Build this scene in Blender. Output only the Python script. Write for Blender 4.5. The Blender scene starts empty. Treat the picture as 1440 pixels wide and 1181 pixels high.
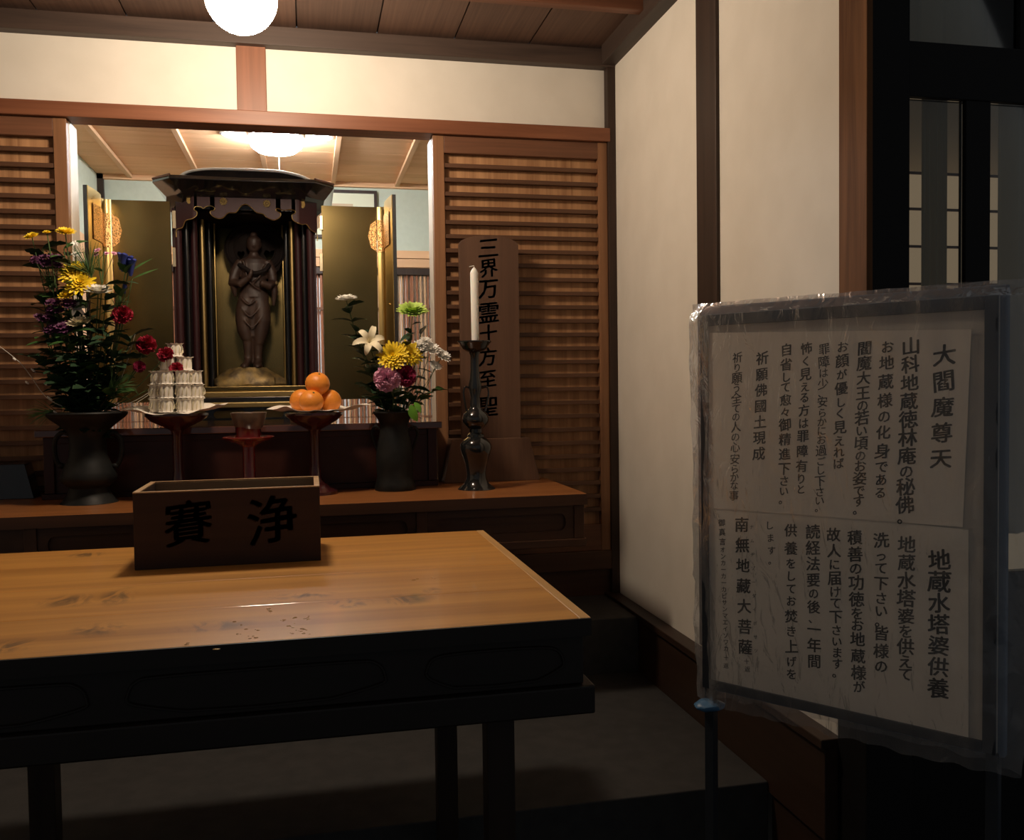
import bpy, bmesh, math, random
from mathutils import Vector, Matrix, Quaternion, noise
random.seed(7)
S = bpy.context.scene
COL = S.collection
CAMH = 1.40
# ------------------------------------------------------------------ camera
FPX, YAW, PITCH, ROLL = 1288.2, .218584, .0378194, -.0139466
fw = Vector((math.sin(YAW)*math.cos(PITCH), math.cos(YAW)*math.cos(PITCH), -math.sin(PITCH)))
r0 = fw.cross(Vector((0, 0, 1))).normalized(); u0 = r0.cross(fw)
rt = r0*math.cos(ROLL)+u0*math.sin(ROLL); up = -r0*math.sin(ROLL)+u0*math.cos(ROLL)
cd = bpy.data.cameras.new('camera'); cam = bpy.data.objects.new('camera', cd); COL.objects.link(cam)
cd.sensor_width = 36; cd.lens = 36*FPX/1440; cd.clip_start = .02; cd.clip_end = 60
M = Matrix((rt, up, -fw)).transposed().to_4x4(); M.translation = Vector((0, 0, CAMH)); cam.matrix_world = M
S.camera = cam
# ------------------------------------------------------------------ world, exposure
W = bpy.data.worlds.new('world'); S.world = W; W.use_nodes = True
W.node_tree.nodes['Background'].inputs[0].default_value = (.94, .97, 1.0, 1)
W.node_tree.nodes['Background'].inputs[1].default_value = .085
S.view_settings.view_transform = 'Standard'; S.view_settings.look = 'None'
S.view_settings.exposure = 0.0; S.view_settings.gamma = 1.0; S.view_settings.use_curve_mapping = False
GLOBE_E = 118.0; LED_E = 165.0

# ------------------------------------------------------------------ measuring helpers (a direction from the viewpoint met with a real plane)
def ray(x, y): return (x-720)/FPX*rt-(y-590.5)/FPX*up+fw
def PY(x, y, Y): d = ray(x, y); v = d*(Y/d.y); v.z += CAMH; return v
def PZ(x, y, Z): d = ray(x, y); v = d*((Z-CAMH)/d.z); v.z += CAMH; return v
def PX(x, y, X): d = ray(x, y); v = d*(X/d.x); v.z += CAMH; return v

# ------------------------------------------------------------------ materials
MATS = {}
def newmat(name):
    m = bpy.data.materials.new(name); m.use_nodes = True; MATS[name] = m
    nt = m.node_tree; return m, nt, nt.nodes['Principled BSDF']
def sset(b, k, v):
    if k in b.inputs: b.inputs[k].default_value = v
def coords(nt, scale, rot=(0, 0, 0)):
    tc = nt.nodes.new('ShaderNodeTexCoord'); mp = nt.nodes.new('ShaderNodeMapping')
    mp.inputs['Scale'].default_value = scale; mp.inputs['Rotation'].default_value = rot
    nt.links.new(tc.outputs['Object'], mp.inputs['Vector']); return mp
def ramp(nt, src, stops):
    r = nt.nodes.new('ShaderNodeValToRGB'); e = r.color_ramp.elements
    e[0].position, e[0].color = stops[0][0], (*stops[0][1], 1)
    e[1].position, e[1].color = stops[-1][0], (*stops[-1][1], 1)
    for p, c in stops[1:-1]:
        q = e.new(p); q.color = (*c, 1)
    nt.links.new(src, r.inputs[0]); return r
def bump(nt, b, src, s=.2, d=.002):
    n = nt.nodes.new('ShaderNodeBump'); n.inputs['Strength'].default_value = s; n.inputs['Distance'].default_value = d
    nt.links.new(src, n.inputs['Height']); nt.links.new(n.outputs[0], b.inputs['Normal'])
def wood(name, c1, c2, axis='X', rough=.5, freq=30, coat=0, vary=.25, spec=.4):
    m, nt, b = newmat(name)
    sc = {'X': (1.2, freq, freq), 'Y': (freq, 1.2, freq), 'Z': (freq, freq, 1.2)}[axis]
    mp = coords(nt, sc)
    n = nt.nodes.new('ShaderNodeTexNoise'); n.inputs['Scale'].default_value = 1; n.inputs['Detail'].default_value = 6
    n.inputs['Roughness'].default_value = .6; n.inputs['Distortion'].default_value = .6
    nt.links.new(mp.outputs[0], n.inputs['Vector'])
    r = ramp(nt, n.outputs['Fac'], [(.3, c2), (.68, c1)])
    # board-to-board variation
    oi = nt.nodes.new('ShaderNodeObjectInfo'); mr = nt.nodes.new('ShaderNodeMapRange')
    mr.inputs[3].default_value = 1-vary; mr.inputs[4].default_value = 1+vary*.4
    nt.links.new(oi.outputs['Random'], mr.inputs[0])
    mx = nt.nodes.new('ShaderNodeVectorMath'); mx.operation = 'SCALE'
    nt.links.new(r.outputs[0], mx.inputs[0]); nt.links.new(mr.outputs[0], mx.inputs['Scale'])
    nt.links.new(mx.outputs[0], b.inputs['Base Color'])
    sset(b, 'Roughness', rough); sset(b, 'Coat Weight', coat); sset(b, 'Coat Roughness', .12); sset(b, 'Specular IOR Level', spec)
    bump(nt, b, n.outputs['Fac'], .15, .001)
    return m
def plain(name, c, rough=.5, metal=0, spec=.5, nscale=0, c2=None, bs=0, coat=0, sss=0, trans=0, alpha=1):
    m, nt, b = newmat(name)
    sset(b, 'Base Color', (*c, 1)); sset(b, 'Roughness', rough); sset(b, 'Metallic', metal); sset(b, 'Specular IOR Level', spec)
    sset(b, 'Coat Weight', coat); sset(b, 'Coat Roughness', .06); sset(b, 'Transmission Weight', trans)
    if sss: sset(b, 'Subsurface Weight', sss); sset(b, 'Subsurface Radius', (.02, .012, .008))
    if nscale:
        mp = coords(nt, (nscale,)*3); n = nt.nodes.new('ShaderNodeTexNoise'); n.inputs['Scale'].default_value = 1; n.inputs['Detail'].default_value = 5
        nt.links.new(mp.outputs[0], n.inputs['Vector'])
        if c2:
            r = ramp(nt, n.outputs['Fac'], [(.35, c), (.65, c2)]); nt.links.new(r.outputs[0], b.inputs['Base Color'])
        if bs: bump(nt, b, n.outputs['Fac'], bs, .003)
    return m
def emit(name, c, s):
    m, nt, b = newmat(name); nt.nodes.remove(b)
    e = nt.nodes.new('ShaderNodeEmission'); e.inputs[0].default_value = (*c, 1); e.inputs[1].default_value = s
    nt.links.new(e.outputs[0], nt.nodes['Material Output'].inputs[0]); return m

plaster = plain('plaster', (.73, .685, .60), .95, nscale=7, c2=(.77, .725, .64), bs=.12)
green = plain('green_plaster', (.54, .58, .47), .95, nscale=30, c2=(.57, .61, .50), bs=.2)
W_nag = wood('cedar_red_x', (.27, .105, .05), (.17, .06, .028), 'X', .45, 26, vary=.08)
W_nagz = wood('cedar_red_z', (.26, .10, .05), (.16, .06, .028), 'Z', .45, 26, vary=.08)
W_post = wood('post_brown_z', (.15, .07, .033), (.06, .028, .014), 'Z', .5, 30, vary=.1)
W_dark = wood('dark_beam_x', (.075, .048, .036), (.04, .026, .02), 'X', .55, 26, vary=.1)
W_darky = wood('dark_beam_y', (.075, .048, .036), (.04, .026, .02), 'Y', .55, 26, vary=.1)
W_darkz = wood('dark_beam_z', (.050, .027, .017), (.026, .014, .009), 'Z', .55, 26, vary=.1)
W_ceil = wood('ceiling_board_y', (.155, .088, .060), (.095, .052, .036), 'Y', .6, 60, vary=.3)
W_rod = wood('ceiling_rod_x', (.24, .10, .055), (.15, .06, .03), 'X', .5, 30, vary=.1)
W_shz = wood('shutter_stile_z', (.30, .145, .065), (.18, .08, .035), 'Z', .5, 30, vary=.1)
W_shx = wood('shutter_rail_x', (.20, .085, .042), (.12, .05, .025), 'X', .5, 30, vary=.1)
W_slat = wood('shutter_slat_x', (.125, .058, .029), (.08, .036, .018), 'X', .5, 50, vary=.15)
W_back = wood('shutter_backing_z', (.52, .28, .13), (.28, .13, .055), 'Z', .55, 34, vary=.05)
W_jamb = wood('pale_jamb_z', (.80, .74, .64), (.70, .63, .52), 'Z', .5, 30, vary=.05)
W_tan = wood('tan_ceiling_x', (.80, .49, .28), (.70, .41, .22), 'X', .85, 12, vary=.12, spec=.1)
W_tany = wood('tan_batten_y', (.74, .47, .28), (.64, .38, .21), 'Y', .85, 12, vary=.1, spec=.1)
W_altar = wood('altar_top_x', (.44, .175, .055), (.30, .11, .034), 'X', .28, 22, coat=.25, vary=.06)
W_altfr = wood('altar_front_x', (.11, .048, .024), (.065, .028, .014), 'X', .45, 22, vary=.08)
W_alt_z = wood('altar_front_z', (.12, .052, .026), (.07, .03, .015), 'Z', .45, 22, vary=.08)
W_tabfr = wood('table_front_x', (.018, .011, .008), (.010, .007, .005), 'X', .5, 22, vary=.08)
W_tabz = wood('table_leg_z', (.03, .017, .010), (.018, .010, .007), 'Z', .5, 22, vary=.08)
W_box = wood('box_wood_x', (.046, .021, .014), (.032, .014, .010), 'X', .6, 24, vary=.06)
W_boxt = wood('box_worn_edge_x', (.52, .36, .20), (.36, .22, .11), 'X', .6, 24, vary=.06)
W_tab = wood('tablet_wood_z', (.135, .070, .040), (.09, .045, .026), 'Z', .55, 30, vary=.05)
W_base = wood('skirting_y', (.048, .026, .016), (.03, .016, .010), 'Y', .45, 20, vary=.06)
W_desk = plain('maroon_lacquer', (.036, .012, .009), .3, spec=.3, nscale=18, c2=(.048, .016, .012))
W_deskt = plain('maroon_lacquer_top', (.10, .04, .03), .12, coat=1)
red_lac = plain('red_lacquer', (.14, .012, .011), .22, coat=.6)
red_lacd = plain('dark_red_lacquer', (.052, .010, .012), .25, coat=.5)
blk_lac = plain('black_lacquer', (.012, .012, .013), .18, coat=.6)
mar_lac = plain('zushi_maroon_lacquer', (.040, .011, .013), .5, spec=.3)
gold = plain('gold_leaf', (.20, .15, .060), .24, metal=1, nscale=5, c2=(.25, .185, .075), bs=.03)
goldr = plain('gold_rough', (.36, .26, .11), .42, metal=1)
goldb = plain('gold_bright', (.60, .42, .16), .3, metal=1)
silver = plain('polished_rim', (.9, .9, .9), .5, metal=.3)
brassh = plain('brass_hinge', (.95, .82, .55), .25, metal=1)
bronze = plain('dark_bronze', (.008, .009, .009), .5, spec=.22, nscale=14, c2=(.018, .019, .018))
bronzes = plain('polished_dark_bronze', (.022, .024, .025), .16, metal=.4, coat=.5)
wax = plain('white_wax', (.85, .83, .76), .45, sss=.3)
wickm = plain('wick', (.75, .72, .66), .8)
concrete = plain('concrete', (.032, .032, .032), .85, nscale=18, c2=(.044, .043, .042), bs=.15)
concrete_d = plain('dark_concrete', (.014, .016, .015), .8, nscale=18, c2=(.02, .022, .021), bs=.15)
stone = plain('dark_stone', (.045, .044, .042), .7, nscale=22, c2=(.06, .058, .055), bs=.1)
ink = plain('ink', (.006, .006, .007), .7)
inkbox = plain('worn_box_ink', (.023, .014, .011), .8, spec=.2)
inkf = plain('faded_ink', (.07, .065, .06), .8)
inkb = plain('ink_blueblack', (.012, .015, .022), .45)
paper = plain('paper', (.80, .72, .61), .85, nscale=4, c2=(.84, .76, .65), bs=.05)
paper2 = plain('board_face', (.56, .51, .44), .7)
wpaper = plain('white_paper', (.80, .75, .66), .75, nscale=20, c2=(.85, .80, .70), bs=.05)
steel = plain('board_frame', (.030, .036, .046), .45, metal=.2)
blueg = plain('blue_grey_backing', (.13, .17, .23), .5)
bluep = plain('blue_plastic', (.06, .17, .32), .4)
orange = plain('orange_peel', (.82, .27, .028), .42, nscale=160, c2=(.86, .30, .035), bs=.25)
steml = plain('stem_green', (.07, .12, .035), .6)
leafm = plain('leaf_green', (.035, .085, .022), .45, spec=.2, nscale=25, c2=(.05, .12, .03))
leafd = plain('leaf_dark', (.018, .045, .022), .5, spec=.2, nscale=25, c2=(.03, .06, .028))
leafb = plain('leaf_bright', (.12, .33, .03), .45)
needle = plain('pine_needle', (.07, .15, .045), .5)
yellow = plain('petal_yellow', (.90, .66, .02), .6); yellowc = plain('petal_deep_yellow', (.80, .50, .01), .7)
whitep = plain('petal_white', (.82, .80, .74), .6); cream = plain('petal_cream', (.80, .72, .50), .55)
greenp = plain('petal_green', (.48, .66, .13), .6); pinkp = plain('petal_pink', (.72, .36, .50), .6)
crim = plain('petal_crimson', (.30, .014, .065), .6); redp = plain('petal_red', (.36, .010, .035), .6)
purp = plain('petal_purple', (.13, .035, .10), .6); bluef = plain('petal_blue', (.03, .045, .24), .6)
willow = plain('willow_twig', (.55, .52, .44), .6); brownt = plain('brown_twig', (.16, .09, .05), .7)
darkw = plain('statue_wood', (.040, .022, .017), .5, nscale=16, c2=(.062, .034, .023), bs=.2)
darkw2 = plain('statue_dark_wood', (.014, .010, .010), .85, spec=.1, nscale=16, c2=(.02, .015, .013), bs=.2)
rockg = plain('gilt_rock', (.46, .33, .13), .5, metal=.6, nscale=26, c2=(.16, .12, .07), bs=.6)
curtm = plain('curtain_cloth', (.50, .47, .38), .9)
def cloth(m):
    nt = m.node_tree; b = nt.nodes['Principled BSDF']; t = nt.nodes.new('ShaderNodeBsdfTranslucent'); t.inputs[0].default_value = (.62, .58, .46, 1)
    x = nt.nodes.new('ShaderNodeMixShader'); x.inputs[0].default_value = .5; nt.links.new(b.outputs[0], x.inputs[1]); nt.links.new(t.outputs[0], x.inputs[2]); nt.links.new(x.outputs[0], nt.nodes['Material Output'].inputs[0])
cloth(curtm)
reflect_glow = plain('glowing_reflection_paper', (.62, .50, .35), .9)  # self-glow added for a lit lattice mirrored in the door glass
for _k, _v in (('Emission Color', (1, .72, .45, 1)), ('Emission Strength', .16)): sset(reflect_glow.node_tree.nodes['Principled BSDF'], _k, _v)
doorm = plain('dark_door_wood', (.006, .0055, .0055), .6, spec=.25)
reedm = plain('reed_brown', (.30, .12, .06), .35, coat=.3); reedt = plain('reed_tan', (.55, .33, .18), .35, coat=.3)
backw = plain('white_backing', (.86, .86, .84), .8)
cup_m = plain('tea_bowl_glaze', (.17, .12, .085), .3, coat=.5)
water = plain('water', (.55, .30, .10), .04, spec=.8, coat=1)
cordw = plain('white_cord', (.85, .85, .85), .5)
matbr = plain('photo_mat', (.70, .70, .52), .8); mattan = plain('print_tan', (.55, .42, .28), .8)
def glassmat(name, tint, rough, mixf, bumpn=0, bsc=40):
    m, nt, b = newmat(name); nt.nodes.remove(b); out = nt.nodes['Material Output']
    t = nt.nodes.new('ShaderNodeBsdfTransparent'); t.inputs[0].default_value = (*tint, 1)
    g = nt.nodes.new('ShaderNodeBsdfGlossy'); g.inputs['Roughness'].default_value = rough
    f = nt.nodes.new('ShaderNodeFresnel'); f.inputs[0].default_value = 1.45
    a = nt.nodes.new('ShaderNodeMath'); a.operation = 'ADD'; a.use_clamp = True; a.inputs[1].default_value = mixf
    mx = nt.nodes.new('ShaderNodeMixShader')
    sc = nt.nodes.new('ShaderNodeMath'); sc.operation = 'MINIMUM'; sc.inputs[1].default_value = .45 if bumpn else 1.0; nt.links.new(f.outputs[0], sc.inputs[0])
    nt.links.new(sc.outputs[0], a.inputs[0]); nt.links.new(a.outputs[0], mx.inputs[0])
    nt.links.new(t.outputs[0], mx.inputs[1]); nt.links.new(g.outputs[0], mx.inputs[2]); nt.links.new(mx.outputs[0], out.inputs[0])
    if bumpn:
        mp = coords(nt, (bsc, bsc, bsc*.45)); n = nt.nodes.new('ShaderNodeTexNoise'); n.inputs['Scale'].default_value = 1; n.inputs['Detail'].default_value = 3
        n.inputs['Distortion'].default_value = 1.2
        nt.links.new(mp.outputs[0], n.inputs['Vector']); bp = nt.nodes.new('ShaderNodeBump'); bp.inputs['Strength'].default_value = bumpn; bp.inputs['Distance'].default_value = .01
        nt.links.new(n.outputs['Fac'], bp.inputs['Height']); nt.links.new(bp.outputs[0], g.inputs['Normal']); nt.links.new(bp.outputs[0], f.inputs['Normal'])
    return m
pane = glassmat('window_glass', (.93, .95, .94), .02, .0)
plastic = glassmat('clear_plastic', (.95, .96, .97), .16, .02, .8, 26)
def haze_mat(m):
    nt = m.node_tree; out = nt.nodes['Material Output']; src = out.inputs[0].links[0].from_socket
    d = nt.nodes.new('ShaderNodeBsdfDiffuse'); d.inputs[0].default_value = (.8, .8, .82, 1)
    tl_ = nt.nodes.new('ShaderNodeBsdfTranslucent'); tl_.inputs[0].default_value = (.8, .8, .82, 1)
    a = nt.nodes.new('ShaderNodeMixShader'); nt.links.new(d.outputs[0], a.inputs[1]); nt.links.new(tl_.outputs[0], a.inputs[2])
    b = nt.nodes.new('ShaderNodeMixShader'); b.inputs[0].default_value = .15
    nt.links.new(src, b.inputs[1]); nt.links.new(a.outputs[0], b.inputs[2]); nt.links.new(b.outputs[0], out.inputs[0])
haze_mat(plastic)

# table top: honey boards with worn dark water stains
def table_mat():
    m, nt, b = newmat('honey_table_top')
    mp = coords(nt, (1.0, 16, 16)); n = nt.nodes.new('ShaderNodeTexNoise'); n.inputs['Scale'].default_value = 1; n.inputs['Detail'].default_value = 7; n.inputs['Distortion'].default_value = .5
    nt.links.new(mp.outputs[0], n.inputs['Vector'])
    r = ramp(nt, n.outputs['Fac'], [(.28, (.55, .25, .052)), (.7, (.80, .395, .090))])
    mp2 = coords(nt, (16, 9, 5), (0, 0, .6)); n2 = nt.nodes.new('ShaderNodeTexNoise'); n2.inputs['Scale'].default_value = 1; n2.inputs['Detail'].default_value = 6; n2.inputs['Distortion'].default_value = 2.5
    nt.links.new(mp2.outputs[0], n2.inputs['Vector'])
    r2 = ramp(nt, n2.outputs['Fac'], [(.42, (0, 0, 0)), (.60, (.8, .8, .8))])
    # worn water stains with places of their own on the boards
    tc = nt.nodes.new('ShaderNodeTexCoord'); last = None
    for (px, py, rx, ry) in ((95, 845, .055, .060), (165, 838, .04, .09), (140, 885, .05, .05), (8, 908, .05, .05), (425, 838, .07, .03), (490, 848, .05, .04), (575, 842, .05, .05), (608, 830, .02, .03), (120, 780, .05, .04), (300, 880, .07, .04)):
        c = PZ(px, py, CAMH-.42)-Vector((-.185, 2.09, 0))
        m1 = nt.nodes.new('ShaderNodeMapping'); m1.vector_type = 'POINT'; m1.inputs['Scale'].default_value = (1/rx, 1/ry, 0); m1.inputs['Location'].default_value = (-c.x/rx, -c.y/ry, 0)
        nt.links.new(tc.outputs['Object'], m1.inputs['Vector']); ln = nt.nodes.new('ShaderNodeVectorMath'); ln.operation = 'LENGTH'; nt.links.new(m1.outputs[0], ln.inputs[0])
        q = nt.nodes.new('ShaderNodeMapRange'); q.inputs[1].default_value = 1.15; q.inputs[2].default_value = .35; nt.links.new(ln.outputs['Value'], q.inputs[0])
        if last is None: last = q.outputs[0]
        else:
            mx_ = nt.nodes.new('ShaderNodeMath'); mx_.operation = 'MAXIMUM'; nt.links.new(last, mx_.inputs[0]); nt.links.new(q.outputs[0], mx_.inputs[1]); last = mx_.outputs[0]
    mu2 = nt.nodes.new('ShaderNodeMath'); mu2.operation = 'MULTIPLY'; nt.links.new(last, mu2.inputs[0]); nt.links.new(r2.outputs[0], mu2.inputs[1])
    mc = nt.nodes.new('ShaderNodeMixRGB'); mc.inputs[2].default_value = (.17, .095, .04, 1)
    nt.links.new(mu2.outputs[0], mc.inputs[0]); nt.links.new(r.outputs[0], mc.inputs[1]); nt.links.new(mc.outputs[0], b.inputs['Base Color'])
    sset(b, 'Roughness', .45); sset(b, 'Coat Weight', .5); sset(b, 'Coat Roughness', .07)
    bump(nt, b, n.outputs['Fac'], .12, .001)
    return m
tabtop = table_mat()
def honeycomb():
    m, nt, b = newmat('pierced_gilt_lattice')
    mp = coords(nt, (150,)*3); v = nt.nodes.new('ShaderNodeTexVoronoi'); v.inputs['Scale'].default_value = 1
    nt.links.new(mp.outputs[0], v.inputs['Vector']); r = ramp(nt, v.outputs['Distance'], [(.25, (.20, .09, .02)), (.45, (1, .62, .26))])
    nt.links.new(r.outputs[0], b.inputs['Base Color']); sset(b, 'Metallic', .8); sset(b, 'Roughness', .4); bump(nt, b, v.outputs['Distance'], .5, .003)
    return m
lattice = honeycomb()

# ------------------------------------------------------------------ mesh builder
class MB:
    def __init__(s): s.v = []; s.f = []
    def add(s, vs, fs):
        o = len(s.v); s.v += [Vector(v) for v in vs]; s.f += [tuple(i+o for i in f) for f in fs]; return s
    def box(s, x0, x1, y0, y1, z0, z1):
        return s.add([(x0,y0,z0),(x1,y0,z0),(x1,y1,z0),(x0,y1,z0),(x0,y0,z1),(x1,y0,z1),(x1,y1,z1),(x0,y1,z1)],
                     [(0,3,2,1),(4,5,6,7),(0,1,5,4),(1,2,6,5),(2,3,7,6),(3,0,4,7)])
    def prism(s, pts, d):                       # closed loop of Vectors swept by vector d
        n = len(pts); d = Vector(d)
        return s.add(list(pts)+[Vector(p)+d for p in pts], [tuple(range(n))[::-1], tuple(range(n, 2*n))]+[(i, (i+1) % n, (i+1) % n+n, i+n) for i in range(n)])
    def loft(s, rings, cap=True):
        n = len(rings[0]); o = len(s.v)
        for r in rings: s.v += [Vector(p) for p in r]
        for k in range(len(rings)-1):
            for i in range(n):
                a, b2 = o+k*n+i, o+k*n+(i+1) % n; s.f.append((a, b2, b2+n, a+n))
        if cap: s.f.append(tuple(range(o, o+n))[::-1]); s.f.append(tuple(range(o+(len(rings)-1)*n, o+len(rings)*n)))
        return s
    def lathe(s, c, prof, n=32, sx=1, sy=1):     # prof: (radius, z) up from c
        c = Vector(c)
        return s.loft([[c+Vector((max(r, 1e-4)*sx*math.cos(2*math.pi*i/n), max(r, 1e-4)*sy*math.sin(2*math.pi*i/n), z)) for i in range(n)] for r, z in prof])
    def tube(s, pts, rad, n=8):
        pts = [Vector(p) for p in pts]; rings = []; prev = None
        for i, p in enumerate(pts):
            t = (pts[min(i+1, len(pts)-1)]-pts[max(i-1, 0)]).normalized()
            a = prev if prev else (Vector((0, 0, 1)) if abs(t.z) < .9 else Vector((1, 0, 0)))
            x = (a-t*a.dot(t)).normalized(); prev = x; y = t.cross(x)
            r = rad[i] if isinstance(rad, (list, tuple)) else rad
            rings.append([p+r*(x*math.cos(2*math.pi*k/n)+y*math.sin(2*math.pi*k/n)) for k in range(n)])
        return s.loft(rings)
    def ball(s, c, rx, ry=None, rz=None, n=16, m=10):
        ry = ry or rx; rz = rz or rx; c = Vector(c); rings = []
        for k in range(m+1):
            a = -math.pi/2+math.pi*k/m; q = max(math.cos(a), .01)
            rings.append([c+Vector((rx*q*math.cos(2*math.pi*i/n), ry*q*math.sin(2*math.pi*i/n), rz*math.sin(a))) for i in range(n)])
        return s.loft(rings)
    def xf(s, m): s.v = [m @ v for v in s.v]; return s
    def build(s, name, mat, parent=None, smooth=False, bevel=0, loc=None, raw=False):
        me = bpy.data.meshes.new(name)
        base = Vector((0, 0, 0))
        if parent is not None and not raw: base = ROOT.get(parent.name, Vector((0, 0, 0)))
        if parent is None and loc is not None: base = Vector(loc)
        me.from_pydata([v-base for v in s.v], [], s.f); me.update()
        bm = bmesh.new(); bm.from_mesh(me); bmesh.ops.recalc_face_normals(bm, faces=bm.faces); bm.to_mesh(me); bm.free()
        if smooth:
            for p in me.polygons: p.use_smooth = True
            try: me.set_sharp_from_angle(angle=math.radians(42))
            except Exception: pass
        ms = mat if isinstance(mat, (list, tuple)) else [mat]
        for q in ms: me.materials.append(q)
        o = bpy.data.objects.new(name, me); COL.objects.link(o)
        if bevel:
            b = o.modifiers.new('bevel', 'BEVEL'); b.width = bevel; b.segments = 2; b.limit_method = 'ANGLE'
        if parent is not None: o.parent = parent; ROOT[o.name] = base
        elif loc is not None: o.location = base; ROOT[o.name] = base
        return o
ROOT = {}
def B(x0, x1, y0, y1, z0, z1): return MB().box(x0, x1, y0, y1, z0, z1)
def thing(name, loc, label, cat, group=None):
    o = bpy.data.objects.new(name, None); COL.objects.link(o); o.location = loc; o.empty_display_size = .05
    ROOT[o.name] = Vector(loc); tagit(o, label, cat, group); return o
def tagit(o, label, cat, group=None):
    o['label'] = label; o['category'] = cat
    if group: o['group'] = group
    return o
def struct(o, label=None):
    o['kind'] = 'structure'
    if label: o['label'] = label
    return o
def sroot(name, loc=(0, 0, 0), label=None):
    o = bpy.data.objects.new(name, None); COL.objects.link(o); o.location = loc; ROOT[o.name] = Vector(loc); return struct(o, label)
def inst(o, d):                                   # same mesh, same parent, shifted
    c = o.copy(); COL.objects.link(c); c.parent = o.parent; c.location = o.location+Vector(d); return c
def stuff(o): o['kind'] = 'stuff'; return o
def shape2d(name, loops, thick, mat, parent, y, loc=None):
    """filled XZ outline (first loop outer, others holes), centred on plane y"""
    cu = bpy.data.curves.new('tmp', 'CURVE'); cu.dimensions = '2D'; cu.fill_mode = 'BOTH'; cu.extrude = thick/2
    for lp in loops:
        sp = cu.splines.new('POLY'); sp.points.add(len(lp)-1)
        for p, (a, b2) in zip(sp.points, lp): p.co = (a, b2, 0, 1)
        sp.use_cyclic_u = True
    ob = bpy.data.objects.new('tmp', cu); COL.objects.link(ob)
    dg = bpy.context.evaluated_depsgraph_get(); dg.update()
    me = bpy.data.meshes.new_from_object(ob.evaluated_get(dg)); bpy.data.objects.remove(ob); bpy.data.curves.remove(cu)
    mb = MB(); mb.add([(v.co.x, y-v.co.z, v.co.y) for v in me.vertices], [tuple(p.vertices) for p in me.polygons]); bpy.data.meshes.remove(me)
    return mb.build(name, mat, parent, loc=loc)
def spline(pts, k=6):                              # Catmull-Rom through points
    pts = [Vector(p) for p in pts]; out = []
    for i in range(len(pts)-1):
        a, b2, c, d = pts[max(i-1, 0)], pts[i], pts[i+1], pts[min(i+2, len(pts)-1)]
        for j in range(k):
            t = j/k; out.append(.5*((2*b2)+(c-a)*t+(2*a-5*b2+4*c-d)*t*t+(3*b2-a-3*c+d)*t**3))
    out.append(pts[-1]); return out
# lettering: glyphs as thin raised ink with a brush-like slant and uneven strokes
GL = {}
def glyph(ch, bold=.012):
    key = (ch, bold)
    if key in GL: return GL[key]
    cu = bpy.data.curves.new('tmp', 'FONT'); cu.body = ch; cu.size = 1; cu.resolution_u = 2; cu.extrude = 0
    ob = bpy.data.objects.new('tmp', cu); COL.objects.link(ob)
    dg = bpy.context.evaluated_depsgraph_get(); dg.update()
    me = bpy.data.meshes.new_from_object(ob.evaluated_get(dg)); bpy.data.objects.remove(ob); bpy.data.curves.remove(cu)
    vs = [v.co.copy() for v in me.vertices]; fs = [tuple(p.vertices) for p in me.polygons]; bpy.data.meshes.remove(me)
    if vs:
        cx = .5; cy = .36
        vs = [Vector((v.x-cx, v.y-cy, 0)) for v in vs]
    GL[key] = (vs, fs); return GL[key]
def column(name, text, p0, p1, size, ax, ay, mat, parent, bold=.012, off=None, slant=.13):
    """characters spread from p0 to p1 (centres); ax, ay unit axes of the sheet"""
    mb = MB(); n = len(text); wts = []
    for ch in text: wts.append(.45 if ch in '。、' else (.78 if '\u3040' <= ch <= '\u30ff' or ch == '々' else 1.12))
    if n > 1:
        L_ = (p1-p0).length; cen = []; acc = 0
        for w in wts: cen.append(acc+w/2); acc += w
        a0, a1 = cen[0], cen[-1]; unit = L_/(a1-a0); cen = [(c-a0)/(a1-a0) for c in cen]; size = min(size, unit*1.12)
    else: cen = [0]
    for i, ch in enumerate(text):
        vs, fs = glyph(ch, 0)
        if not vs: continue
        c = p0.lerp(p1, cen[i]) if n > 1 else p0.copy(); s = size*random.uniform(.94, 1.06)
        if wts[i] < 1: s *= .84
        a = random.uniform(-.06, .06); b = bold
        for (dx, dy) in (((0, 0),) if b <= 0 else ((-b, -b*.6), (b, -b*.3), (0, b*.8), (b*.6, b*.5), (-b*.7, b*.4))):
            out = []
            for v in vs:
                x, y = v.x+dx, v.y+dy+slant*v.x
                q = noise.noise_vector(Vector((v.x*3.2+i*7.3, v.y*3.2+ord(ch) % 97, 0)))
                x += q.x*.022; y += q.y*.022
                x, y = x*math.cos(a)-y*math.sin(a), x*math.sin(a)+y*math.cos(a)
                out.append(c+ax*(x*s)+ay*(y*s))
            mb.add(out, fs)
    return mb.build(name, mat, parent)

# ================================================================== THE SETTING
ZP = .295          # upper concrete platform
ZL = .507          # stone ledge under the altar
WX, WY = 1.27, 3.70
o = sroot('floor', (0, 0, 0))
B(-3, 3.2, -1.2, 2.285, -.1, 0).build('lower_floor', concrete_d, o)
B(-3, WX-.05, 2.285, 3.32, -.1, ZP).build('upper_floor', concrete, o, bevel=.004)
B(-3, WX-.05, 3.30, WY, ZP-.05, ZL).build('stone_ledge', stone, o, bevel=.004)
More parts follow.
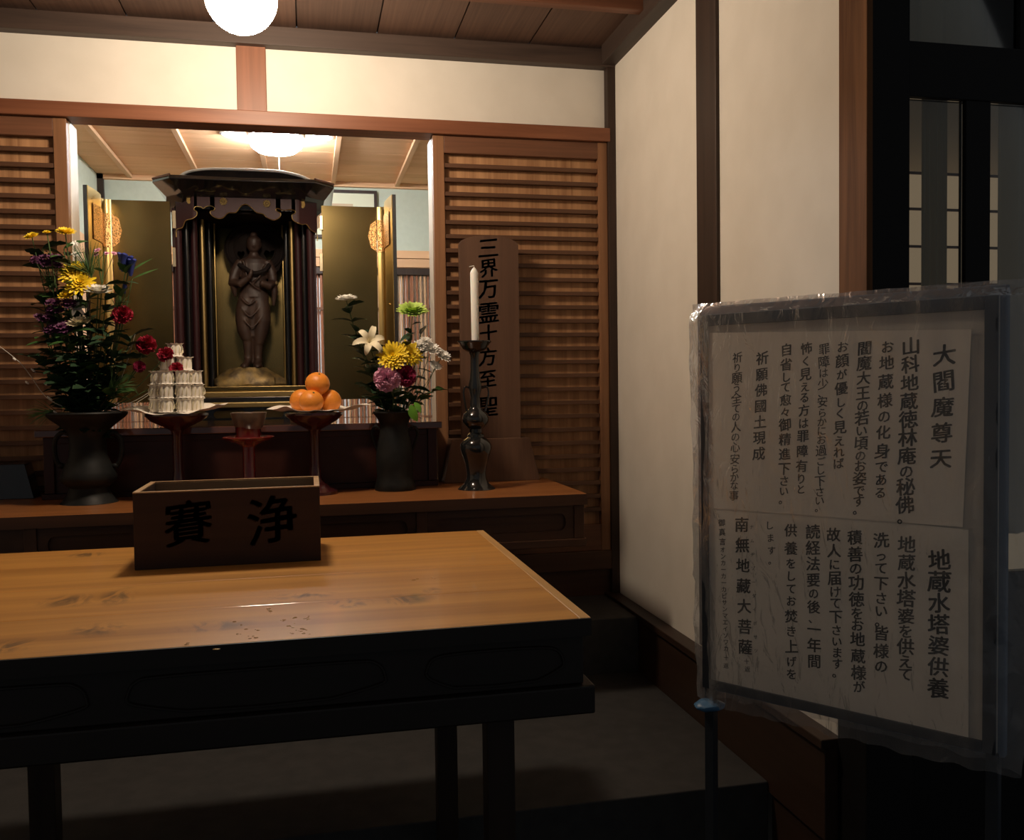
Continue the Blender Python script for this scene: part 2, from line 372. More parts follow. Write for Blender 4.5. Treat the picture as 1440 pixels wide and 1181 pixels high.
# right wall
o = sroot('wall_right')
B(WX, WX+.12, 2.0, WY+.1, 0, 2.86).build('plaster', plaster, o)
o = sroot('trim_1')
B(WX-.012, WX+.05, 2.676, 2.825, ZL+.02, 2.72).build('wall_post', W_darkz, o, bevel=.002)
o = sroot('trim_2')
B(WX-.012, WX+.004, 1.886, 2.0, 0, 2.86).build('corner_post', wood('corner_post_z', (.20, .095, .042), (.085, .038, .018), 'Z', .7, 22, vary=.05, spec=.1), o, bevel=.002)
B(WX+.0045, WX+.10, 1.888, 1.9995, 0, 2.86).build('door_jamb', doorm, o)
B(WX-.016, WX+.104, 1.880, 2.0005, 0, .655).build('post_shade_sleeve', doorm, o, bevel=.003)  # added dark sleeve in place of the shade on the lower post
o = sroot('baseboard_right')
B(WX-.05, WX-.001, 2.001, WY-.01, ZP-.03, ZL-.012).build('board', W_base, o, bevel=.002)
B(WX-.06, WX-.001, 2.001, WY-.01, ZL-.012, ZL+.012).build('cap_rail', W_base, o, bevel=.003)
B(WX-.04, WX-.001, 2.001, 2.285, 0, ZP-.035).build('lower_board', W_base, o, bevel=.002)
# back wall (with the wide opening between two shutters)
o = sroot('wall_back')
B(-2.3, WX, WY, WY+.06, CAMH+1.05, CAMH+1.38).build('upper_plaster', plaster, o)
B(-2.3, WX, WY-.04, WY+.10, CAMH-.78, CAMH-.70).build('sill_beam', W_altfr, o, bevel=.003)
B(-2.3, WX-.03, WY-.015, WY+.06, ZL-.1, CAMH-.78).build('riser_board', W_altfr, o)
o = sroot('trim_3')
B(-2.3, WX-.025, WY-.05, WY+.06, CAMH+1.003, CAMH+1.058).build('lintel_rail', W_nag, o, bevel=.003)
B(-2.3, WX-.03, WY+.0601, WY+.13, CAMH+1.03, CAMH+1.05).build('track_rail', W_nag, o, bevel=.002)
o = sroot('trim_4')
B(-.24, -.131, WY-.02, WY+.04, CAMH+1.058, CAMH+1.315).build('short_post', W_nagz, o, bevel=.002)
o = sroot('trim_5')
B(-2.3, WX, WY-.05, WY+.02, CAMH+1.308, CAMH+1.38).build('cornice_beam_back', W_dark, o, bevel=.003)
B(WX-.06, WX+.02, 0.2, WY-.05, CAMH+1.315, CAMH+1.40).build('cornice_beam_right', W_darky, o, bevel=.003)
o = sroot('trim_6')
B(WX-.034, WX+.01, WY-.045, WY+.02, ZL, CAMH+1.31).build('corner_post', W_darkz, o, bevel=.002)
# left wall, out of the frame
o = sroot('wall_left')
B(-2.42, -2.3, .2, WY+.1, 0, 2.86).build('plaster', plaster, o)
# ceiling: boards laid across, held by cross rods
o = sroot('ceiling', (0, 0, CAMH+1.39))
bd = None
for k in range(12):
    x0 = .912-.308*(k-1)
    if k == 0: B(x0+.003, WX-.0, 0.2, WY, CAMH+1.392, CAMH+1.402).build('board', W_ceil, o)
    else:
        if bd is None: bd = B(x0+.003, x0+.305, .2, WY, CAMH+1.392, CAMH+1.402).build('board', W_ceil, o)
        else: inst(bd, (x0-(.912), 0, 0))
B(-2.3, WX, .2, WY, CAMH+1.403, CAMH+1.43).build('board_backing', W_dark, o)
rod = B(-2.3, WX-.055, 3.17, 3.215, CAMH+1.345, CAMH+1.391).build('ceiling_rod', W_rod, o, bevel=.003)
for k in range(1, 6): inst(rod, (0, -.47*k, 0))

# sliding shutters with horizontal slats over a board
def shutter(name, x0, x1, sl, sr):
    z0, z1 = CAMH-.70, CAMH+1.002; r = sroot(name, ((x0+x1)/2, WY, z0))
    B(x0, x0+sl, WY-.03, WY+.008, z0, z1).build('stile', W_shz, r, bevel=.002)
    B(x1-sr, x1, WY-.03, WY+.008, z0, z1).build('stile', W_shz, r, bevel=.002)
    B(x0+sl, x1-sr, WY-.028, WY+.006, z1-.068, z1).build('top_rail', W_shx, r, bevel=.002)
    B(x0+sl, x1-sr, WY-.028, WY+.006, z0, z0+.11).build('bottom_rail', W_shx, r, bevel=.002)
    B(x0+sl-.002, x1-sr+.002, WY, WY+.005, z0+.1, z1-.06).build('backing_board', W_back, r)
    zt = z1-.068-.04; s0 = None; k = 0
    while zt-.0565*k > z0+.13:
        if s0 is None: s0 = B(x0+sl+.001, x1-sr-.001, WY-.026, WY, zt-.017, zt).build('slat', W_slat, r, bevel=.0015)
        else: inst(s0, (0, 0, -.0565*k))
        k += 1
    return r
shutter('door_1', .507, 1.236, .045, .040)
shutter('door_2', -1.62, -.845, .045, .045)
# pale reveals of the opening
o = sroot('trim_7')
B(-.895, -.843, WY+.009, WY+.125, CAMH-.70, CAMH+1.003).build('jamb', W_jamb, o, bevel=.002)
B(.506, .56, WY+.009, WY+.125, CAMH-.70, CAMH+1.003).build('jamb', W_jamb, o, bevel=.002)
# ------------------------------------------------------------------ inner room behind the opening
YR = 5.9; XL, XR = -1.193, 1.23; ZC = CAMH+1.288
o = sroot('wall_inner_rear', (0, YR, .7))
B(XL, XR, YR, YR+.05, CAMH+.869, ZC).build('green_plaster', green, o)
B(XL, XR, YR-.01, YR+.05, CAMH+.82, CAMH+.869).build('panel_board', W_tan, o, bevel=.002)
B(XL, XR, YR-.01, YR+.05, CAMH+.762, CAMH+.816).build('panel_board', W_tan, o, bevel=.002)
B(XL, XR, YR, YR+.05, .6, CAMH+.752).build('white_backing', backw, o)
B(XL, XL+.035, YR-.03, YR, CAMH+.752, ZC).build('corner_post', W_darkz, o)
o = sroot('wall_inner_left', (XL, 4.6, .7))
B(XL-.05, XL, WY+.13, YR, CAMH+.869, ZC).build('green_plaster', green, o)
B(XL-.05, XL+.005, WY+.13, YR, .6, CAMH+.867).build('panel_board', W_tany, o)
o = sroot('wall_inner_right', (XR, 4.6, .7))
B(XR, XR+.05, WY+.13, YR, .6, ZC).build('green_plaster', green, o)
o = sroot('floor_inner', (0, 4.6, .66))
B(XL, XR, WY+.07, YR, .60, .66).build('tatami', wood('tatami_x', (.36, .30, .17), (.28, .23, .13), 'X', .8, 80), o)
o = sroot('ceiling_inner', (0, 4.6, ZC))
k = 0; y = WY+.13
while y < YR-.01:
    y1 = min(y+.265, YR); B(XL, XR, y+.002, y1-.002, ZC, ZC+.01+.004*(k % 2)).build('board', W_tan, o); y = y1; k += 1
B(XL, XR, WY+.13, YR, ZC+.016, ZC+.05).build('board_backing', W_tan, o)
b0 = None
for x in (-1.008, -.611, -.214, .182, .579, .976):
    if b0 is None: b0 = B(x-.014, x+.014, WY+.13, YR, ZC-.022, ZC-.001).build('batten', W_tany, o, bevel=.002)
    else: inst(b0, (x+1.008, 0, 0))
B(XL, XR, YR-.03, YR, ZC-.03, ZC-.001).build('batten', W_tan, o)
o = sroot('wall_inner_front', (0, WY+.1, ZC))
B(XL, XR, WY+.065, WY+.129, CAMH+1.051, ZC+.02).build('plaster', plaster, o)
B(XL-.4, -.896, WY+.06, WY+.12, .6, CAMH+.955).build('plaster', plaster, o)
B(.561, XR+.4, WY+.06, WY+.12, .6, CAMH+.955).build('plaster', plaster, o)
# reed screen along the rear wall
rs = thing('reed_screen', (0, YR-.03, .66), 'wainscot screen of vertical brown reeds below the green rear wall', 'screen')
mbs = [MB(), MB()]; x = XL+.01; random.seed(3)
while x < XR-.01:
    w = random.uniform(.004, .0085); k = 0 if random.random() < .62 else 1
    mbs[k].tube([(x, YR-.022, .67), (x, YR-.022, CAMH+.710)], w, 6)
    x += 2*w+random.choice((.0005, .002, .005, .009, .013))
stuff(mbs[0].build('reeds', reedm, rs, True)); stuff(mbs[1].build('reeds', reedt, rs, True))['label'] = 'pale tan reeds'
B(XL+.003, XR-.003, YR-.045, YR-.003, CAMH+.710, CAMH+.752).build('top_rail', W_darkz, rs, bevel=.003)
B(XL+.003, XR-.003, YR-.036, YR-.030, CAMH+.488, CAMH+.504).build('binding_strip', W_shx, rs)
B(XL+.003, XR-.003, YR-.036, YR-.030, CAMH-.20, CAMH-.185).build('binding_strip', W_shx, rs)
# framed print on the rear wall
p0 = PY(530, 268, YR-.03)
fr = thing('framed_print', (p0.x-.2, YR-.03, p0.z-.3), 'framed print on the green wall, mostly hidden behind the cabinet', 'picture')
x1, z1 = p0.x, p0.z; x0, z0 = x1-.52, z1-.30
f = MB().box(x0, x1, YR-.025, YR-.001, z1-.018, z1).box(x0, x1, YR-.025, YR-.001, z0, z0+.018).box(x0, x0+.018, YR-.025, YR-.001, z0+.018, z1-.018).box(x1-.018, x1, YR-.025, YR-.001, z0+.018, z1-.018)
f.build('frame', W_darkz, fr)
B(x0+.018, x1-.018, YR-.012, YR-.008, z0+.018, z1-.018).build('mat_board', matbr, fr)
B(x0+.08, x1-.15, YR-.016, YR-.0125, z0+.07, z1-.085).build('print', mattan, fr)

# ------------------------------------------------------------------ glazed door right of the corner post
YD = 1.93
o = sroot('door_3', (1.8, YD, 0))
def DX(px, py): return PY(px, py, YD)
xs = DX(1279, 100).x; xm0, xm1 = DX(1360, 200).x, DX(1395, 200).x
zr1, zr0 = DX(1300, 58).z, DX(1300, 136).z
B(WX+.101, xs, YD, YD+.035, 0, 2.80).build('stile', doorm, o, bevel=.002)
B(xs, 2.9, YD+.001, YD+.035, zr0, zr1).build('transom_rail', doorm, o, bevel=.002)
B(xm0, xm1, YD+.004, YD+.03, .9, zr0).build('mullion', doorm, o, bevel=.002)
B(xs+.9, xs+.95, YD+.002, YD+.033, .9, zr0).build('stile', doorm, o)
B(xs, 2.9, YD+.002, YD+.033, .0, .92).build('lower_panel', doorm, o)
B(xs, 2.9, YD+.002, YD+.033, 2.72, 2.80).build('head_rail', doorm, o)
xt = DX(1436, 40).x
B(xt, xt+.05, YD+.004, YD+.03, zr1, 2.72).build('mullion', doorm, o, bevel=.002)
for a, b2, c, d in ((xs, xm0, .92, zr0), (xm1, xs+.9, .92, zr0), (xs, xt, zr1, 2.72), (xt+.05, 2.9, zr1, 2.72)):
    B(a+.001, b2-.001, YD+.015, YD+.018, c+.001, d-.001).build('pane', pane, o)
# curtains behind the glass and an added glowing screen imitating a reflection in the panes
def curtain(x0, x1, z0, z1, lab, y=YD+.09, ph=0):
    mb = MB(); n = 60; th = .002; vs = []
    cols = []
    for i in range(n+1):
        t = i/n; x = x0+(x1-x0)*t; cols.append((x, y+.012*math.sin(t*(x1-x0)*95+ph)+.005*math.sin(t*31+ph)))
    for s in (0, th):
        for z in (z0, z1):
            for (x, yy) in cols: vs.append((x, yy+s, z))
    N = n+1; fs = []
    for i in range(n):
        fs += [(i, i+1, N+i+1, N+i), (2*N+i, 3*N+i, 3*N+i+1, 2*N+i+1), (i, 2*N+i, 2*N+i+1, i+1), (N+i, N+i+1, 3*N+i+1, 3*N+i)]
    fs += [(0, N, 3*N, 2*N), (n, 2*N+n, 3*N+n, N+n)]
    o = mb.add(vs, fs).build('curtain', curtm, None, True, loc=((x0+x1)/2, y, z0)); return tagit(o, lab, 'curtain')
curtain(DX(1298, 200).x*1.047, DX(1328, 200).x*1.047, 1.0, zr0+.05, 'grey green curtain strip behind the glass, left of the door mullion')
curtain(DX(1410, 200).x*1.047, xs+.9, 1.0, zr0+.05, 'grey green curtain behind the glass, right of the door mullion', ph=1)
curtain(xs-.02, 2.85, zr1-.02, 2.75, 'plain curtain drawn behind the upper transom glass of the door', ph=2)
o = sroot('wall_side_room', (2.2, 2.7, 0))
B(WX+.12, 3.4, 2.75, 2.8, 0, 2.9).build('plaster', plaster, o)
B(WX+.122, 3.4, YD+.14, 2.75, 2.82, 2.88).build('side_ceiling', W_dark, o)
B(3.35, 3.4, YD, 2.75, 0, 2.82).build('side_plaster', plaster, o)
B(2.86, 3.4, YD, YD+.04, 0, 2.82).build('front_plaster', plaster, o)
sh = thing('reflection_screen', (1.9, 2.6, 0), 'added glowing lattice screen in place of a reflection in the door glass', 'screen')
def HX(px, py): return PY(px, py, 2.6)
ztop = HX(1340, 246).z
B(WX+.125, 2.8, 2.60, 2.604, .3, ztop).build('paper', reflect_glow, sh)
w0 = None
for py in (246, 296, 348, 400, 452, 504, 556):
    z = HX(1340, py).z
    if w0 is None: w0 = B(WX+.125, 2.8, 2.592, 2.599, z-.004, z+.004).build('rail', W_shx, sh); zz = z
    else: inst(w0, (0, 0, z-zz))

# ================================================================== LIGHTS
gl = thing('globe_lamp', PY(339, -4, 2.86), 'round white glass globe lamp glowing under the ceiling', 'lamp')
gc = PY(339, -4, 2.86)
MB().ball(gc, .105, n=32, m=20).build('globe', emit('globe_glow', (1, .80, .60), GLOBE_E), gl, True)
MB().lathe(gc, [(.03, .100), (.04, .104), (.045, .112), (.05, .122), (.05, CAMH+1.392-gc.z)], 24).build('ceiling_mount', W_dark, gl, True)
lc = Vector((PY(388.5, 200, 4.85).x, 4.85, ZC))
ld = thing('ceiling_light', lc, 'round cool white ceiling light above the cabinet, largest of three', 'lamp')
MB().lathe(lc, [(.137, 0), (.137, -.02), (.126, -.06), (.096, -.084), (.053, -.094), (0, -.098)], 32).build('diffuser', emit('led_glow', (.94, .97, 1), LED_E), ld, True)
MB().lathe(lc, [(.141, 0), (.141, -.012), (.1375, -.016)], 32).build('rim', backw, ld, True)
MB().tube([lc+Vector((.012, -.0, -.096)), lc+Vector((.012, 0, -.34))], .0012, 6).build('pull_cord', cordw, ld)
for px, lab in ((325, 'small cool white downlight left of the round ceiling light'), (455, 'small cool white downlight right of the round ceiling light')):
    q = PZ(px, 191.5 if px < 400 else 196, ZC-.016)
    t = thing('downlight', (q.x, q.y, ZC), lab, 'lamp', 'small downlights in the inner ceiling')
    MB().lathe((q.x, q.y, ZC), [(.044, 0), (.044, -.008), (.032, -.016), (0, -.02)], 24).build('diffuser', emit('downlight_glow', (.88, .94, 1), 9), t, True)
    MB().lathe((q.x, q.y, ZC), [(.056, 0), (.056, -.006), (.051, -.007)], 24).build('rim', backw, t, True)

# ================================================================== FURNITURE
def mpp(px, py, Y): return Y/ray(px, py).y/FPX
def lathe_px(cx, cy, Y, prof, zmin, n=40):
    """turned profile given as (half width px, row px) at depth Y; returns builder and axis point"""
    mb = MB(); c = PY(cx, cy, Y); out = []
    for hw, y in prof:
        z = PY(cx, y, Y).z; out.append((hw*mpp(cx, y, Y), max(z, zmin)))
    out[0] = (out[0][0], zmin)
    mb.lathe((c.x, c.y, 0), out, n); return mb, Vector((c.x, c.y, zmin))
# ---- big offering table in front
ZT = CAMH-.42; TX0, TX1, TY0, TY1 = -.86, .49, 1.565, 2.61
tb = thing('offering_table', (-.185, 2.09, 0), 'large honey coloured wooden table with dark carved apron in the foreground', 'table')
ys = [TY0, 1.83, 2.10, 2.37, TY1]
for i in range(4):
    B(TX0, TX1-.0225, ys[i]+(.0006 if i else .0045), ys[i+1]-.0004, ZT-.032, ZT).build('plank', tabtop, tb, bevel=.0012)
B(TX0, TX1-.001, TY0, TY0+.004, ZT-.032, ZT-.0008).build('edge_band', W_tabfr, tb)
B(TX1-.022, TX1, TY0+.0045, TY1, ZT-.032, ZT).build('end_strip', wood('honey_end_y', (.72, .44, .18), (.55, .31, .11), 'Y', .35, 26, vary=.02), tb, bevel=.002)
zr1, zr0 = CAMH-.543, CAMH-.596
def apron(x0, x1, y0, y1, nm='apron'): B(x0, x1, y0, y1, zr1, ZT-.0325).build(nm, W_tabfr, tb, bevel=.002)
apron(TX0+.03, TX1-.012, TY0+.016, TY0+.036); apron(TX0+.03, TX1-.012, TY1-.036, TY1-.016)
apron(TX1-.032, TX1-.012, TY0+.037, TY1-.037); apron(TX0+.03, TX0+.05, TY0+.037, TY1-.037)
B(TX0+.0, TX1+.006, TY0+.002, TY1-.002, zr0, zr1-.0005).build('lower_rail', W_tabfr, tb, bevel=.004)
for (a, b2) in ((TX0+.05, -.34), (-.32, .14), (.17, TX1-.03)):
    w = b2-a; zt, zb = ZT-.05, zr1+.010
    pts = spline([(a+.02, TY0+.014, (zt+zb)/2), (a+.03, TY0+.014, zb+.02), (a+.09*w/.4, TY0+.014, zb+.004), (a+w*.3, TY0+.014, zb+.002), (a+w*.5, TY0+.014, zb), (a+w*.7, TY0+.014, zb+.002), (b2-.09*w/.4, TY0+.014, zb+.004), (b2-.03, TY0+.014, zb+.02), (b2-.02, TY0+.014, (zt+zb)/2), (b2-.035, TY0+.014, zt-.006), (b2-.09, TY0+.014, zt), (a+.09, TY0+.014, zt), (a+.035, TY0+.014, zt-.006), (a+.02, TY0+.014, (zt+zb)/2)], 5)
    MB().tube(pts, .0028, 6).build('cusped_moulding', W_tabfr, tb, True)
for (x, y, w) in ((.307, 1.63, .052), (.290, 2.20, .050), (-.63, 2.20, .056), (-.66, 1.63, .052)):
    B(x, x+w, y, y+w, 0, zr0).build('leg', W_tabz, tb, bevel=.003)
# ---- altar table against the shutters
ZA = CAMH-.38; AX0, AX1, AY0, AY1 = -1.43, .94, 3.04, 3.64
al = thing('altar_table', (-.245, 3.34, ZL), 'long low orange brown altar table against the slatted shutters', 'table')
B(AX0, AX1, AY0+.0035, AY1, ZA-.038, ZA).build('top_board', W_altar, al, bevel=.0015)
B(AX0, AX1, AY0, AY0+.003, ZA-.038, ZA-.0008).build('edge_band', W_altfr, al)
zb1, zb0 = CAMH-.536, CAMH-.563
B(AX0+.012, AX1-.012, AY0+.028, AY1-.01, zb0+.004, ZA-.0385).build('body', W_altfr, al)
B(AX0+.002, AX1-.002, AY0+.006, AY1-.004, zb0, zb1).build('lower_rail', W_altfr, al, bevel=.002)
for x in (AX1-.045, .345, -.86, AX0+.01):
    B(x, x+.036, AY0+.010, AY0+.027, zb1+.0005, ZA-.039).build('stile', W_alt_z, al, bevel=.002)
def panel(x0, x1):
    z0, z1 = zb1+.001, ZA-.039; zc = (z0+z1)/2; y = AY0+.0215
    hole = []
    for k in range(13): a = -math.pi/2+math.pi*k/12; hole.append((x1-.05+.022*math.cos(a), zc+.03*math.sin(a)))
    for k in range(13): a = math.pi/2+math.pi*k/12; hole.append((x0+.05+.022*math.cos(a), zc+.03*math.sin(a)))
    shape2d('panel_frame', [[(x0, z0), (x1, z0), (x1, z1), (x0, z1)], hole[::-1]], .010, W_altfr, al, y)
panel(.382, AX1-.046); panel(-.823, .344); panel(AX0+.047, -.861)
for x in (-1.30, -.80, .30, .80 if False else .45):
    for y in (3.335, 3.58):
        B(x, x+.05, y, y+.05, ZL, zb0).build('leg', W_alt_z, al, bevel=.003)
# ---- maroon lacquer desk standing on the altar and reaching through the opening
ZD = CAMH-.134; DY0 = 3.47
dk = thing('lacquer_desk', (-.2, 3.56, ZA), 'long dark maroon lacquer desk with glossy top behind the vases', 'desk')
B(-.935, .497, DY0, 3.664, ZD-.026, ZD).build('top_board', W_deskt, dk, bevel=.003)
B(-.838, .497, 3.6645, 4.13, ZD-.026, ZD).build('top_extension', W_deskt, dk, bevel=.002)
B(-.90, .462, DY0+.035, 3.655, ZA+.02, ZD-.0265).build('body', W_desk, dk)
B(-.92, .482, DY0+.015, 3.66, ZA, ZA+.0195).build('base_rail', W_desk, dk, bevel=.002)
for x in (-.912, .444): B(x, x+.034, DY0+.020, DY0+.0345, ZA+.020, ZD-.027).build('stile', W_desk, dk, bevel=.002)
B(-.876, .442, DY0+.027, DY0+.034, ZD-.05, ZD-.0275).build('moulding', W_desk, dk, bevel=.002)
for x in (-.82, .44): B(x, x+.04, 4.07, 4.11, .66, ZD-.0265).build('leg', W_desk, dk)

# ---- inner cabinet shrine
YZ = 4.40
def Z(px, py, Y=YZ): return PY(px, py, Y)
zu = thing('cabinet_shrine', (-.26, 4.6, .66), 'black and maroon lacquer cabinet shrine with open gold leaf doors', 'shrine')
xl, xr = Z(245, 560).x, Z(450, 560).x
zf0, zf1 = Z(345, 599).z, Z(345, 573).z       # pedestal with lozenge openings
zi = Z(345, 543).z; zt = Z(345, 292).z; xc = (xl+xr)/2
B(xl-.02, xr+.02, YZ+.05, 4.95, .66, zf0-.03).build('lower_pedestal', blk_lac, zu)
def slot(cx, cz, w, h):
    o = []
    for k in range(9): a = -math.pi/2+math.pi*k/8; o.append((cx+w/2-h/2+h/2*math.cos(a), cz+h/2*math.sin(a)))
    for k in range(9): a = math.pi/2+math.pi*k/8; o.append((cx-w/2+h/2+h/2*math.cos(a), cz+h/2*math.sin(a)))
    return o[::-1]
sl = [slot(xl+.07+.17*k, (zf0+zf1)/2+.012, .145, .034) for k in range(4)]
shape2d('pierced_apron', [[(xl-.005, zf0-.03), (xr+.005, zf0-.03), (xr+.005, zf1), (xl-.005, zf1)]]+sl, .014, blk_lac, zu, YZ+.02)
B(xl, xr, YZ+.035, YZ+.045, zf0-.03, zf1).build('apron_backing', goldr, zu)
n = 4
for k, (o_, m_) in enumerate(((.035, goldr), (.022, blk_lac), (.012, goldr), (.0, gold))):
    z0 = zf1+(zi-zf1)*k/n; z1 = zf1+(zi-zf1)*(k+1)/n
    B(xl-o_+.01, xr+o_-.01, YZ-o_, 4.95, z0+.0004, z1).build('base_moulding', m_, zu, bevel=.003)
# shell
B(xl+.004, xl+.016, YZ+.05, 4.95, zi, zt).build('side_wall', mar_lac, zu)
B(xr-.016, xr-.004, YZ+.05, 4.95, zi, zt).build('side_wall', mar_lac, zu)
B(xl+.017, xr-.017, 4.93, 4.95, zi, zt).build('back_wall', mar_lac, zu)
B(xl+.06, xr-.06, 4.86, 4.87, zi+.0005, zt-.002).build('gold_back_panel', gold, zu)
B(xl+.017, xr-.017, YZ+.05, 4.929, zt-.02, zt).build('inner_ceiling', darkw2, zu)
mats = [mar_lac, blk_lac, mar_lac, goldr, blk_lac, goldb]; rad = [.017, .012, .016, .014, .013, .006]
for s in (-1, 1):
    xo = xl if s < 0 else xr; x = 0
    for k in range(6):
        r_ = rad[k]; x += r_; t = k/5
        MB().lathe((xo-s*(x+.012), YZ+.05+.055*k, 0), [(r_, zi+.0005), (r_, zt-.021)], 12).build('fluted_pilaster', mats[k], zu, True)
        x += r_
# front valance with a cusped gold edge
crv = [(36,720),(38,655),(100,640),(130,582),(200,572),(238,545),(242,510),(216,490),(228,463),(280,466),(300,480),(325,463),(370,455),(405,475),(398,495),(365,505),(376,540),(430,570),(480,565),(530,520),(600,515),(645,460),(690,440),(740,468),(790,515),(850,530),(885,562),(950,586),(1000,562),(1012,525),(970,497),(985,480),(1040,497),(1100,488),(1145,503),(1140,525),(1115,540),(1132,592),(1200,622),(1252,617),(1290,665),(1345,690),(1350,760)]
fx0, fx1 = Z(272, 300).x, Z(420, 300).x
def foldY(x): return YZ-.03+(max(0, fx0-x)+max(0, x-fx1))*.8
pp = [Z(240+.1528*a, 220+.1528*b2, YZ-.03) for a, b2 in crv]
ztop = Z(345, 255).z
zE_ = Z(345, 254, YZ-.12).z
vs, fs = [], []
sp = spline([Vector((p.x, 0, p.z)) for p in pp], 4)
for p in sp:
    yy = foldY(p.x)
    vs += [(p.x, yy, p.z), (p.x, yy, zE_-.05), (p.x, yy+.014, p.z), (p.x, yy+.014, zE_-.05)]
for i in range(len(sp)-1):
    a = 4*i; fs += [(a, a+4, a+5, a+1), (a+2, a+3, a+7, a+6), (a, a+2, a+6, a+4), (a+1, a+5, a+7, a+3)]
fs += [(0, 1, 3, 2), (a+4, a+6, a+7, a+5)]
MB().add(vs, fs).build('valance', mar_lac, zu)
MB().tube([(p.x, foldY(p.x)-.002, p.z) for p in sp], .0022, 6).build('gold_cusp_line', goldb, zu, True)
for k, (a, b2) in enumerate(((165, 395), (485, 415), (885, 435), (1215, 437))):
    c = Z(240+.1528*a, 220+.1528*b2, YZ-.03); mb = MB(); r_ = .019; sq = .62 if k in (0, 3) else 1
    for j in range(12):
        t = 2*math.pi*j/12; mb.ball((c.x+r_*.62*math.cos(t)*sq, foldY(c.x)-.002, c.z+r_*.62*math.sin(t)), .0042, .003, .0042, 8, 5)
        mb.tube([(c.x+r_*.25*math.cos(t)*sq, foldY(c.x)-.003, c.z+r_*.25*math.sin(t)), (c.x+r_*.9*math.cos(t)*sq, foldY(c.x)-.003, c.z+r_*.9*math.sin(t))], [.0012, .003], 5)
    mb.ball((c.x, foldY(c.x)-.003, c.z), .004, .003, .004, 8, 5); mb.build('gilt_rosette', goldb if k in (0, 3) else goldr, zu, True)
for (a0, a1, b2) in ((18, 100, 320), (108, 200, 300), (1165, 1248, 350), (1262, 1350, 372)):
    for d in (0, -22):
        p, q = Z(240+.1528*a0, 220+.1528*(b2+d), YZ-.03), Z(240+.1528*a1, 220+.1528*(b2+d-5), YZ-.03)
        MB().tube([(p.x, foldY(p.x)-.004, p.z), (q.x, foldY(q.x)-.004, q.z)], .0028, 6).build('gilt_band', goldb, zu, True)
for dz in (.0, .018):
    MB().tube([(fx0, YZ-.036, Z(345, 266).z+dz), (fx1, YZ-.036, Z(345, 266).z+dz)], .003, 6).build('cornice_bead', blk_lac, zu, True)
# roof
def roof_ring(px0, px1, py, Yf, out, z, lift=0):
    x0, x1 = px0, px1
    return [(x0, 4.92, z), (x0, Yf+.11, z+lift), (x0+.085, Yf, z+lift*.5), (xc, Yf, z), (x1-.085, Yf, z+lift*.5), (x1, Yf+.11, z+lift), (x1, 4.92, z)]
zE = Z(345, 254, YZ-.12).z
e0, e1 = PY(213, 256, YZ-.05).x, PY(470, 268, YZ-.05).x
rings = [roof_ring(xl-.005, xr+.005, 0, YZ+.02, 0, zE-.105), roof_ring(xl-.03, xr+.03, 0, YZ+.015, 0, zE-.085),
         roof_ring(e0+.045, e1-.045, 0, YZ-.05, 0, zE-.048), roof_ring(e0, e1, 0, YZ-.14, 0, zE-.006, .004), roof_ring(e0+.002, e1-.002, 0, YZ-.135, 0, zE+.010, .006), roof_ring(e0+.08, e1-.08, 0, YZ-.05, 0, zE+.013)]
MB().loft(rings).build('roof', blk_lac, zu, bevel=.002)
rr = rings[4]
MB().tube([Vector(p) for p in rr[1:3]], .006, 6).build('eave_edge', W_rod, zu, True)
MB().tube([Vector(p) for p in rr[4:6]], .006, 6).build('eave_edge', W_rod, zu, True)
ya = YZ-.10
arc = spline([PY(px, py, ya) for px, py in ((253, 248.5), (262, 243), (278, 239.5), (300, 238), (345, 239), (385, 241), (405, 244), (425, 249), (437, 255))], 4)
base_ = [PY(253, 249, ya), PY(437, 256, ya)]
loop = [Vector((p.x, ya, p.z)) for p in arc]+[Vector((base_[1].x, ya, zE+.008)), Vector((base_[0].x, ya, zE+.008))]
MB().prism(loop, (0, .45, 0)).build('roof_crest', darkw2, zu)
MB().tube([p+Vector((0, -.004, .001)) for p in arc], .0062, 8).build('crest_rim', silver, zu, True)
MB().tube([PY(px, py, ya-.004) for px, py in ((250, 248.5), (300, 250), (345, 251.5), (400, 254), (437, 256.5))], .003, 8).build('crest_rim', silver, zu, True)
